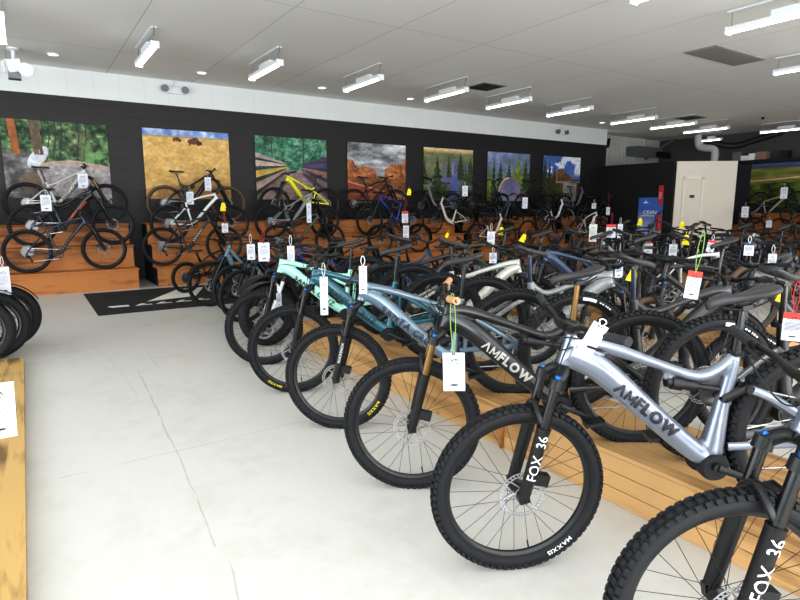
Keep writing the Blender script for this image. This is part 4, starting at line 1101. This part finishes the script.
# ================================================================== PLACING THE BIKES
random.seed(5)
SILV = paint('silver', (128, 134, 147), .28, .6); BLKP = paint('black', (11, 11, 13), .32, .1, .3); SCG = paint('slate', (104, 122, 136), .24, .5); TEAL = paint('teal', (24, 88, 104), .3)
MINT = paint('mint', (164, 222, 204), .3, .1); SLATE = paint('blue_grey', (96, 132, 146), .4, .1); NAVY = paint('navy', (24, 32, 58), .3); WHT = paint('white', (224, 226, 226), .3, .05); GUN = paint('gunmetal', (86, 92, 88), .35)
YEL = paint('yellow', (232, 224, 30), .3, .05); CHAR = paint('charcoal', (26, 27, 31), .4, .1, .3); BLUE = paint('cargo_blue', (30, 84, 124), .35, .1); DTEAL = paint('dark_teal', (48, 72, 78), .4, .1); BEIGE = paint('warm_white', (222, 212, 196), .4, .05)
DBLUE = paint('mid_blue', (36, 62, 150), .3); OLIVE = paint('olive', (70, 72, 58), .4); LGREY = paint('light_grey', (126, 128, 128), .35); PGREY = paint('pale_grey', (178, 178, 170), .35); STEELB = paint('steel_blue', (50, 70, 100), .35); BROWN = paint('brown_black', (44, 38, 36), .4); CREAMP = paint('putty', (180, 168, 150), .45, .05)
MB_, CB, KB, FB, GB = 'mountain bike', 'city bike', 'kids bike', 'fat tire bike', 'cargo bike'
WSIL = mat('silver_rim', rgb(196, 190, 184), .35, .5)
GRYL = mat('grey_print', rgb(176, 172, 164), .6); DKL = mat('dark_print', rgb(24, 26, 32), .5); TLL = mat('teal_print', rgb(14, 34, 40), .5); SCL = mat('slate_print', rgb(28, 36, 54), .5); GRL = mat('mint_print', rgb(30, 50, 46), .6); ORL = mat('orange_print', rgb(225, 84, 56), .5)
def mtb(label, *a, **k): return bike('mountain_bike', MB_, label, *a, **k)
# --- front row along the aisle: front tyres on the floor, rear tyres up on the platform
A = []
A.append(mtb('silver mountain bike cut off at the lower right corner', 'emtb', SILV, 1.655, .74, -36, 0, PZ - .02, steer=8, let=('amflow', DKL), flet=('fox', WHITE), rear=SILV))
A.append(mtb('whole silver mountain bike with dark frame lettering at lower right', 'emtb', SILV, 1.645, 1.59, -35, 0, PZ - .02, steer=10, let=('amflow', DKL), flet=('fox', WHITE), tlet=LETW, crank=60))
A.append(mtb('glossy black mountain bike with gold fork tubes and tan grips', 'emtb', BLKP, 1.675, 2.42, -34, 0, PZ - .02, steer=-2, let=('amflow', GRYL), stan=KASH, grip=TAN, post=KASH))
A.append(mtb('slate grey mountain bike between the teal one and the glossy black one', 'vpp', SCG, 1.73, 3.41, -36, 0, PZ - .02, steer=-4, let=('santa', SCL), flet=('rock', WHITE), tlet=LETY))
A.append(mtb('teal mountain bike between the mint one and the slate grey one', 'vpp', TEAL, 1.78, 4.31, -30, 0, PZ - .02, steer=4, let=('santa', TLL), tlet=LETT))
A.append(mtb('mint green mountain bike just behind the teal one', 'vpp', MINT, 1.87, 5.25, -27, 0, PZ - .02, steer=2, let=('santa', GRL)))
A.append(bike('fat_tire_bike', FB, 'dark fat tire bike with pale fork tubes behind the mint green bike', 'fat', CHAR, 2.18, 5.98, 14, stan=WHT, steer=-8, lowers=WHT))
A.append(bike('fat_tire_bike', FB, 'dark fat tire bike beyond the pale forked fat tire bike', 'fat', BLKP, 2.32, 6.62, 12, steer=12))
A.append(mtb('black hardtail bike on the floor between the blue grey bike and the fat tire bikes', 'hardtail', NAVY, 2.36, 7.35, 22, steer=-12))
A.append(mtb('black hardtail bike on the floor just right of the blue grey step through bike', 'hardtail', BLKP, 2.46, 7.98, 20, steer=-14))
A.append(bike('step_through_bike', CB, 'blue grey step through bike at the corner of the black mat', 'fat', SLATE, 2.32, 8.84, -6, steer=4, wheels=('city', 'city')))
A.append(bike('kids_bike', KB, 'small black bike standing on the floor before the wooden stand', 'kid', BLKP, 3.30, 10.75, 196, steer=0, scale=1.1))
A.append(mtb('dark bike with raised red grips behind the blue grey step through bike', 'hardtail', CHAR, 2.9, 9.35, -10, steer=10, grip=RED))
A.append(mtb('dark blue hardtail bike half hidden behind the mint green bike', 'hardtail', DBLUE, 3.1, 7.86, 2, steer=10))
A.append(mtb('black trail bike with brown saddle two bikes behind the mint green one', 'trail', BLKP, 2.85, 6.5, 0, steer=-10))
# --- turned bikes between the front row: rear tyre by the aisle, facing right
def rear_facing(label, rx, ry, hd, style, frame, zr=PZ, zf=0., **k):
    g = geo(style); fx = rx + g['WB'] * math.cos(R_(hd)); fy = ry + g['WB'] * math.sin(R_(hd))
    return mtb(label, style, frame, fx, fy, hd + 180, zf, zr, **k)
rear_facing('dark mountain bike facing right with big rear tire behind the whole silver bike', 2.76, 1.42, -22, 'emtb', CHAR, PZ, .0, tlet=LETB, steer=10)
rear_facing('dark mountain bike facing right with blue post behind the glossy black bike', 2.80, 2.30, -24, 'ebike', CHAR, PZ, .0, tlet=LETB, post=NAVY)
rear_facing('grey mountain bike facing right with blue post behind the slate grey bike', 2.84, 3.22, -24, 'emtb', LGREY, PZ, .0, post=NAVY)
rear_facing('grey mountain bike facing right behind the teal bike', 2.9, 4.25, -20, 'vpp', PGREY, PZ, .0)
rear_facing('black mountain bike facing right behind the mint green bike', 2.95, 5.2, -16, 'vpp', BLKP, PZ, .0)
# --- middle platform
midc = [('charcoal', CHAR), ('black', BLKP), ('brown black', BROWN), ('steel blue', STEELB), ('black', BLKP), ('olive', OLIVE)]
for i, (nm, m) in enumerate(midc):
    mtb('%s bike facing left on the middle platform, %s from the camera' % (nm, ords[i]), ['emtb', 'trail', 'trail', 'vpp', 'hardtail', 'trail'][i], m, 4.62 + .06 * i + .05 * (i % 2), 2.25 + i * .78, -24 + 5 * (i % 3), 0, PZ, steer=[-6, 8, -4][i % 3], detail=1, wheels=('tan', 'tan') if i == 1 else None)
for i, (nm, m) in enumerate([('black', BLKP), ('charcoal', CHAR), ('white', WHT), ('black', BLKP), ('navy', NAVY)]):
    g = geo('trail')
    rear_facing('%s bike facing right on the middle platform, %s from the camera' % (nm, ords[i]), 6.06, 2.27 + i * .79, -14 + 4 * (i % 2), ['trail', 'emtb', 'hardtail', 'trail', 'hardtail'][i], m, PZ, 0., detail=1, wheels=('tan', 'tan') if i in (0, 3) else None)
# --- far platform in front of the booth
farc = [('black', BLKP), ('putty coloured', CREAMP), ('charcoal', CHAR), ('navy', NAVY), ('black', BLKP), ('olive', OLIVE), ('white', WHT)]
for i, (nm, m) in enumerate(farc):
    mtb('%s bike facing left on the far platform, %s from the right' % (nm, ords[i]), ['trail', 'hardtail', 'trail'][i % 3], m, 9.3 + .05 * (i % 2), 2.75 + i * .76, -16 + 6 * (i % 3), 0, PZ, steer=[8, -6, 0][i % 3], detail=1)
for i, (nm, m) in enumerate([('black', BLKP), ('charcoal', CHAR), ('navy', NAVY), ('brown black', BROWN), ('black', BLKP), ('charcoal', CHAR)]):
    rear_facing('%s bike facing right on the far platform, %s from the right' % (nm, ords[i]), 10.6, 2.95 + i * .77, -12 + 5 * (i % 2), ['trail', 'hardtail'][i % 2], m, PZ, 0., detail=1)
for i, (nm, m) in enumerate([('charcoal', CHAR), ('black', BLKP), ('white and black', WHT), ('black', BLKP), ('navy', NAVY), ('silver', SILV)]):
    mtb('%s bike in the floor row before the booth door, %s from the right' % (nm, ords[i]), ['trail', 'hardtail'][i % 2], m, 13.0, 4.2 + i * .95, -10 + 7 * (i % 3), steer=[-8, 6][i % 2], detail=1)
# --- cargo bikes in the open floor
for i, (x, y, ph, lb) in enumerate(((5.92, 6.82, 196, 'blue cargo bike with long black rear rack nearest the slate grey bike'), (7.55, 7.35, 196, 'blue cargo bike with long black rear rack right of the other one'), (6.1, 7.95, 190, 'blue cargo bike standing behind the other two cargo bikes'))):
    bike('cargo_bike', GB, lb, 'cargo', BLUE, x, y, ph, steer=[8, -10, 5][i], detail=1)
for i, (x, y, ph, st, m, lb) in enumerate(((5.2, 8.4, 188, 'trail', BLKP, 'black mountain bike on the floor left of the blue cargo bikes'),
      (8.9, 6.9, 178, 'emtb', CHAR, 'charcoal mountain bike with a large tire on the floor right of the cargo bikes'), (9.6, 8.6, 10, 'hardtail', NAVY, 'navy hardtail bike on the floor under the brown peak mural'), (11.4, 8.5, 20, 'hardtail', BLKP, 'black hardtail bike on the floor left of the blue poster'), (12.6, 9.4, 15, 'trail', WHT, 'white trail bike on the floor beside the black booth wall'), (13.9, 9.9, 10, 'hardtail', CHAR, 'charcoal hardtail bike on the floor below the blue poster'))):
    mtb(lb, st, m, x, y, ph, steer=6, detail=1)
# --- tiered stands along the black wall
YT = (11.80, 12.21, 12.66); ZT = (T1, T2, T3)
def tier(r, fx, face, label, style, m, **k):
    """face 'r' or 'l'; fx: front axle"""
    if style in ('trail', 'hardtail', 'vpp', 'emtb', 'ebike'): k.setdefault('scale', 1.05)
    nm = {'step': 'step_through_bike', 'fat': 'step_through_bike', 'cargo': 'cargo_bike'}.get(style, 'mountain_bike')
    ct = {'step': CB, 'fat': CB, 'cargo': GB}.get(style, MB_)
    return bike(nm, ct, label, style, m, fx, YT[r] + k.pop('dy', 0), 180 if face == 'r' else 0, ZT[r], ZT[r], detail=1, **k)
tier(0, 1.20, 'r', 'navy black mountain bike on the bottom step under the trail mural', 'hardtail', NAVY, steer=0, let=('plain', DKL), wheels=('mtbs', 'mtbs'))
tier(1, 1.43, 'r', 'black mountain bike with orange frame lettering on the middle step under the trail mural', 'ebike', BLKP, let=('santa', ORL), wheels=('mtbs', 'mtbs'), post=NAVY)
tier(2, 1.40, 'r', 'light grey mountain bike on the top step before the trail mural', 'vpp', PGREY, stan=KASH, let=('santa', DKL), wheels=('mtbs', 'mtbs'))
tier(1, -.82, 'r', 'dark mountain bike on the middle step at the left edge', 'trail', CHAR)
tier(2, -.8, 'r', 'black mountain bike on the top step at the left edge', 'trail', BLKP)
tier(0, 3.42, 'r', 'black hardtail bike on the bottom step under the prairie mural', 'hardtail', CHAR, let=('plain', WHITE))
tier(1, 3.72, 'r', 'white mountain bike on the middle step under the prairie mural', 'trail', WHT, wheels=('mtbs', 'mtbs'))
tier(2, 3.81, 'r', 'black mountain bike with red brake hoses on the top step before the prairie mural', 'emtb', BLKP, wheels=('tan', 'tan'))
tier(2, 4.88, 'l', 'bright yellow mountain bike on the top step before the footbridge mural', 'vpp', YEL, wheels=('mtbs', 'mtbs'))
tier(1, 5.92, 'r', 'gunmetal mountain bike on the middle step under the footbridge mural', 'vpp', LGREY, wheels=('mtbs', 'mtbs'))
tier(0, 5.85, 'r', 'olive mountain bike on the bottom step under the footbridge mural', 'trail', OLIVE)
tier(0, 7.2, 'l', 'navy step through bike on the bottom step under the red rock mural', 'fat', NAVY, wheels=('xc', 'xc'))
tier(1, 7.15, 'l', 'dark blue mountain bike on the middle step under the red rock mural', 'trail', DBLUE)
tier(2, 8.24, 'r', 'black mountain bike on the top step right of the red rock mural', 'trail', BLKP)
tier(2, 9.0, 'l', 'grey framed city bike on the top step before the pine sunset mural', 'step', LGREY)
tier(1, 9.1, 'l', 'warm white step through bike with a curved frame under the pine sunset mural', 'step', BEIGE)
tier(0, 11.45, 'r', 'warm white step through bike on the bottom step right of the curved one', 'step', BEIGE)
tier(1, 12.15, 'r', 'dark teal step through bike under the lilac tent mural', 'fat', DTEAL, wheels=('city', 'city'))
tier(2, 12.0, 'r', 'black city bike on the top step before the lilac tent mural', 'step', CHAR)
tier(0, 13.44, 'r', 'black hardtail bike on the bottom step under the lilac tent mural', 'hardtail', BLKP)
tier(2, 12.85, 'l', 'black city bike on the top step between the lilac tent and brown peak murals', 'step', BLKP)
tier(1, 14.42, 'r', 'white city bike with pale rims under the brown peak mural', 'step', WHT, rimm=WSIL)
tier(2, 15.9, 'r', 'silver city bike on the top step before the brown peak mural', 'step', SILV)
tier(0, 15.6, 'r', 'white framed black hardtail bike on the bottom step next to the booth', 'hardtail', WHT)
tier(1, 16.42, 'r', 'charcoal bike on the middle step against the booth wall', 'hardtail', CHAR)
# stand and bikes before the green hill mural
t = empty('tiered_stand', (20.7, 7.6, 0)); tag(t, 'dark stepped bike stand below the green hill mural at far right', 'display stand')
for i, (xa, z, zl) in enumerate(((19.4, .45, 0), (20.1, .9, .45), (20.8, 1.3, .9))):
    mb = MB(); mb.bx(xa - 20.7, xa - 20.7 + .74, -3.2, 2.5, z - .03, z); mb.obj('tread', PINE_XD, t, False)
    mb = MB(); mb.bx(xa - 20.7, xa - 20.7 + .02, -3.2, 2.5, zl, z - .03); mb.obj('riser', PINE_X, t, False)
for i, (x, y, ph, z, st, m, lb) in enumerate(((21.15, 8.5, 90, 1.3, 'hardtail', BLKP, 'black hardtail bike on the top step before the green hill mural'), (20.4, 8.3, 90, .9, 'trail', CREAMP, 'putty coloured mountain bike on the middle step under the green hill mural'),
      (20.4, 6.25, 90, .9, 'trail', BLKP, 'black mountain bike on the middle step at the right edge under the mural'), (19.75, 7.2, 90, .45, 'hardtail', CHAR, 'charcoal bike on the bottom step under the green hill mural'), (21.15, 6.5, 90, 1.3, 'step', SILV, 'silver city bike on the top step at the right edge of the mural'), (19.75, 9.1, 90, .45, 'trail', NAVY, 'navy mountain bike on the bottom step right of the booth door'))):
    mtb(lb, st, m, x, y, ph, z, z, detail=1)
# --- left edge
for i, (x, y) in enumerate(((-.50, 6.72), (-.37, 6.98), (-.27, 7.45))):
    bike('fat_tire_bike', FB, ['fat tire bike at the left edge nearest the low platform', 'middle fat tire bike of the three at the left edge', 'fat tire bike at the left edge farthest back, with a mudguard over its tire'][i], 'fat', BLKM, x, y, 180, steer=[6, 10, 4][i])

# ================================================================== TAGS
TAGS = {}
def price_tag(p, label, w=.1, h=.17, facing=None, tilt=0, cord=.16, cm=WHITE, band=None, kind='white', tint=None):
    """card hanging by a cord from the bar just above it; p: centre of the card"""
    d = Vector(facing) if facing else Vector((-p[0], -p[1], 0)); d.z = 0; d.normalize()
    t = empty('price_tag', p); tag(t, label, 'price tag', 'tags hanging on the bikes')
    t.rotation_euler = (0, R_(tilt), math.atan2(d.x, -d.y))
    k = (w, h, kind)
    if k not in TAGS:
        mb = MB(); mb.cur = 0
        mb.bx(-w / 2, w / 2, -.001, .001, -h / 2, h / 2 - .012); mb.bx(-w / 2, -.008, -.001, .001, h / 2 - .012, h / 2); mb.bx(.008, w / 2, -.001, .001, h / 2 - .012, h / 2)
        mb.cur = 1
        if band is not None: mb.bx(-w / 2, w / 2, -.0015, -.001, h * .28, h * .5)
        card = mb.mesh('card', [tint or PAPER, band or PAPER], False)
        mp = MB()
        if kind != 'blank':
            for sx in (-1, 1): mp.lathe([(w * .085, -.0013), (w * .115, -.0013)], 16, c=(sx * w * .15, 0, h * .27), loop=False)
            mp.tube([(-w * .15, -.0014, h * .27), (-w * .05, -.0014, h * .33), (w * .1, -.0014, h * .33), (w * .15, -.0014, h * .27)], .0016, 4); mp.tube([(w * .1, -.0014, h * .33), (w * .08, -.0014, h * .36)], .0009, 4)
            for q in range(7):
                l = w * (.4, .37, .39, .36, .4, .34, .2)[q]; mp.bx(-w * .4, -w * .4 + 2 * l, -.0014, -.0011, h * (.15 - .045 * q) - .0012, h * (.15 - .045 * q) + .0012)
            mp.sphere((0, -.0012, -h * .34), (w * .2, .0004, h * .025), 10, 5); mp.bx(-w * .12, w * .12, -.0014, -.0011, -h * .43, -h * .42)
        TAGS[k] = (card, mp.mesh('card_print', INK, False) if mp.v else None)
    link('card', TAGS[k][0], t)
    if TAGS[k][1]: link('card_print', TAGS[k][1], t)
    mb = MB(); mb.tube(spline([(0, 0, h / 2 - .01), (.012, .0, h / 2 + cord * .5), (.006, .004, h / 2 + cord), (-.006, .004, h / 2 + cord), (-.012, .0, h / 2 + cord * .5), (0, 0, h / 2 - .008)], 4), .0022, 5); mb.obj('cord', cm, t)
    return t
def on(px, py, dist):
    r = Vector(ray(px, py)); f = Vector((math.sin(CY), math.cos(CY), 0)); return Vector((0, 0, CH)) + r * (dist / r.dot(f))
price_tag(on(454, 372, 2.62), 'large white printed tag on a green cord on the glossy black bike', .105, .19, cord=.27, cm=GREENC, tilt=-2, kind='big')
price_tag(on(592, 340, 1.95), 'blank white tag tilted over the silver head tube', .055, .13, tilt=26, cord=.018, kind='blank')
price_tag(on(-1, 411, 1.7), 'white printed sheet in a clear sleeve at the left edge', .086, .18, tilt=2, cord=.25, kind='sheet')
price_tag(on(324, 296, 4.3), 'narrow white tag hanging on the teal bike', .06, .3, cord=.1, kind='narrow')
price_tag(on(363, 280, 3.6), 'narrow white tag behind the head tube of the slate grey bike', .05, .18, cord=.06, kind='narrow2')
price_tag(on(251, 252, 7.2), 'white tag nearest the blue grey step through bike, left of a wider one', .1, .2, cord=.12, cm=WHITE)
price_tag(on(264, 252, 6.6), 'wide white tag on a red cord left of the mint green bike', .13, .22, cord=.2, cm=RED, kind='wide')
price_tag(on(291, 257, 5.6), 'white tag half hidden above the mint green frame', .07, .22, cord=.1)
price_tag(on(279, 300, 5.0), 'small pale tag in front of the fork behind the mint green bike', .045, .13, cord=.05, tint=mat('grey_tag', rgb(170, 170, 178), .6), kind='pale')
price_tag(on(693, 285, 3.0), 'white tag on a green cord above the big rear tire at right', .07, .15, cord=.2, cm=GREENC, tilt=6, band=REDT, kind='redband')
price_tag(on(793, 327, 2.6), 'white tag with red band on a red cord at the right edge', .085, .135, cord=.14, cm=RED, band=REDT, kind='redband2')
price_tag(on(749, 249, 5.0), 'white and blue tag under the saddles at right', .075, .115, cord=.05, band=STEELB, kind='blueband')
price_tag(on(772, 262, 5.5), 'pale lilac tag hanging right of the white and blue tag', .07, .16, cord=.08, kind='b')
price_tag(on(711, 246, 6.6), 'red topped white tag left of the white and blue tag', .08, .14, cord=.06, band=REDT, kind='redband3', tilt=8)
price_tag(on(648, 247, 8.0), 'white tag with a red top between the dark saddles in the middle right', .12, .18, cord=.08, band=REDT, kind='redband4')
price_tag(on(611, 231, 9.5), 'white tag with an orange red top and red cord near the booth', .15, .22, cord=.18, cm=RED, band=REDT, kind='redband5')
price_tag(on(620, 231, 9.8), 'narrow white tag right of the orange red topped one', .08, .24, cord=.1, kind='c')
price_tag(on(619, 270, 4.6), 'blue and white tag behind the yellow folded tag', .06, .13, cord=.04, band=STEELB, kind='blueband2')
price_tag(on(593, 233, 7.8), 'tall grey white tag right of the pale rimmed city bike', .1, .24, cord=.1, tint=mat('grey_tag2', rgb(206, 206, 202), .6), kind='d')
price_tag(on(673, 251, 6.8), 'pale blue tag behind the tilted bar in the middle right', .09, .16, cord=.05, kind='e')
price_tag(on(491, 238, 7.6), 'white tag above the rack of the right hand cargo bike', .1, .17, cord=.1, kind='f')
price_tag(on(493, 258, 7.0), 'white square tag low on the blue cargo bike', .09, .13, cord=.06, kind='g')
price_tag(on(46, 203, 12.0 * .835), 'white tag on the bar of the black bike with orange lettering', .16, .28, cord=.1, kind='h')
price_tag(on(83, 181, 12.4 * .835 + .6), 'white tag on the light grey bike before the trail mural', .17, .27, cord=.1, kind='i')
price_tag(on(88, 234, 11.0), 'white tag on the fork of the navy black bike', .1, .27, cord=.08, kind='j')
price_tag(on(208, 184, 12.2), 'white tag on the black bike before the prairie mural', .13, .28, cord=.12, kind='k')
price_tag(on(190, 198, 11.8), 'white tag on the white mountain bike under the prairie mural', .14, .26, cord=.1, kind='l')
price_tag(on(225, 228, 10.5), 'white tag under a yellow tag beside the prairie stand', .11, .17, cord=.2, cm=ORANGE, kind='m')
price_tag(on(309, 213, 12.3), 'tall white tag on the gunmetal bike under the footbridge mural', .1, .42, cord=.1, kind='n')
price_tag(on(405, 217, 12.8), 'white tag on a red cord on the navy step through bike, upper one', .14, .26, cord=.25, cm=RED, band=REDT, kind='o')
price_tag(on(406, 232, 12.4), 'white tag on a red cord on the navy step through bike, lower one', .13, .28, cord=.16, cm=RED, kind='p')
price_tag(on(465, 191, 14.0), 'white tag on the curved warm white step through bike', .13, .25, cord=.1, kind='q')
price_tag(on(525, 203, 14.6), 'white tag on the dark teal step through bike', .13, .28, cord=.2, cm=RED, kind='r')
price_tag(on(594, 206, 16.5), 'small white tag on the bike against the booth', .12, .16, cord=.1, kind='s')
price_tag(on(608, 211, 16.5), 'white tag on a long red cord by the black booth wall', .1, .22, cord=.4, cm=RED, kind='t')
price_tag(on(745, 212, 17.0), 'white tag on the putty coloured bike under the green hill mural', .18, .32, cord=.12, kind='u')
price_tag(on(784, 193, 17.4), 'white tag before the green hill mural at the right edge', .18, .34, cord=.12, kind='v')
price_tag(on(769, 224, 16.6), 'small white tag under the saddle below the green hill mural', .14, .2, cord=.1, kind='w')
price_tag(on(4, 281, 5.9), 'white paper tag on the fat tire bikes at the left edge', .11, .3, cord=.1, kind='x')
def yellow(p, label, w=.06, tilt=0):
    t = empty('yellow_tag', p); d = Vector((-p[0], -p[1], 0)).normalized(); t.rotation_euler = (0, R_(tilt), math.atan2(d.x, -d.y)); tag(t, label, 'yellow tag', 'folded yellow tags on the bikes')
    h = w * 1.3; mb = MB(); mb.add([(-w * .2, 0, h / 2), (w * .3, .004, h / 2), (w * .5, -.01, -h * .1), (w * .35, 0, -h * .15), (w * .45, -.008, -h / 2), (-w * .5, .004, -h / 2)], [(0, 1, 2, 3, 4, 5)])
    mb.add([(-w * .2, 0, h / 2), (w * .3, .004, h / 2), (w * .2, .02, -h * .2), (-w * .4, .02, -h * .3)], [(0, 1, 2, 3)]); mb.obj('folded_card', YTAG, t, False)
    mb = MB(); mb.tube([(0, 0, h / 2 - .005), (.004, 0, h / 2 + .05)], .002, 4); mb.obj('cord', YTAG, t)
for px, py, ds, w, tl, lb in ((632, 275, 4.2, .075, 10, 'yellow tag beside the dark saddle in the middle'), (782, 296, 3.2, .055, 8, 'yellow tag right of the large saddle at the right edge'), (501, 231, 8.2, .085, 5, 'yellow tag above the blue cargo bike, left one'), (523, 238, 8.0, .09, 20, 'yellow tag above the blue cargo bike, right one'),
                             (447, 235, 9.0, .06, 15, 'yellow tag beside the white step through bike'), (640, 222, 11.5, .11, 0, 'yellow tag below the blue poster'), (682, 225, 10.5, .1, 0, 'yellow tag under the door of the booth'), (686, 240, 7.5, .1, 0, 'yellow tag in the middle of the dark bikes under the door'),
                             (223, 207, 12.0, .13, 0, 'yellow tag by the prairie stand'), (409, 192, 13.0, .11, 0, 'yellow tag on the navy step through bike')):
    yellow(on(px, py, ds), lb, w, tl)

# ================================================================== LIGHT
SC.view_settings.view_transform = 'Standard'
SC.view_settings.exposure = 0.05; SC.view_settings.gamma = .87
w = bpy.data.worlds.new('sky'); SC.world = w; w.use_nodes = True
bg = w.node_tree.nodes['Background']; bg.inputs[0].default_value = (.80, .90, 1, 1); bg.inputs[1].default_value = 1.5
def area(name, loc, rot, sx, sy, e, c=(1, 1, 1)):
    l = bpy.data.lights.new(name, 'AREA'); l.shape = 'RECTANGLE'; l.size = sx; l.size_y = sy; l.energy = e; l.color = c
    o = bpy.data.objects.new(name, l); COL.objects.link(o); o.location = loc; o.rotation_euler = rot; return o
area('storefront_light', (1.0, -4.6, 2.2), (R_(97), 0, 0), 11, 3.6, 640, (.90, .95, 1))
area('side_window_light', (-6.6, 4.5, 2.1), (R_(97), 0, R_(-90)), 9, 3.4, 560, (.86, .94, 1))
area('added_ceiling_fill_light', (4, -4.7, .7), (R_(122), 0, 0), 14, 1.2, 560, (1, .98, .95))  # unseen fill lamp added low at the front, aimed up to brighten the ceiling
area('right_storefront_light', (11, -4.6, 2.2), (R_(97), 0, 0), 8, 3.4, 220, (1, .96, .9))
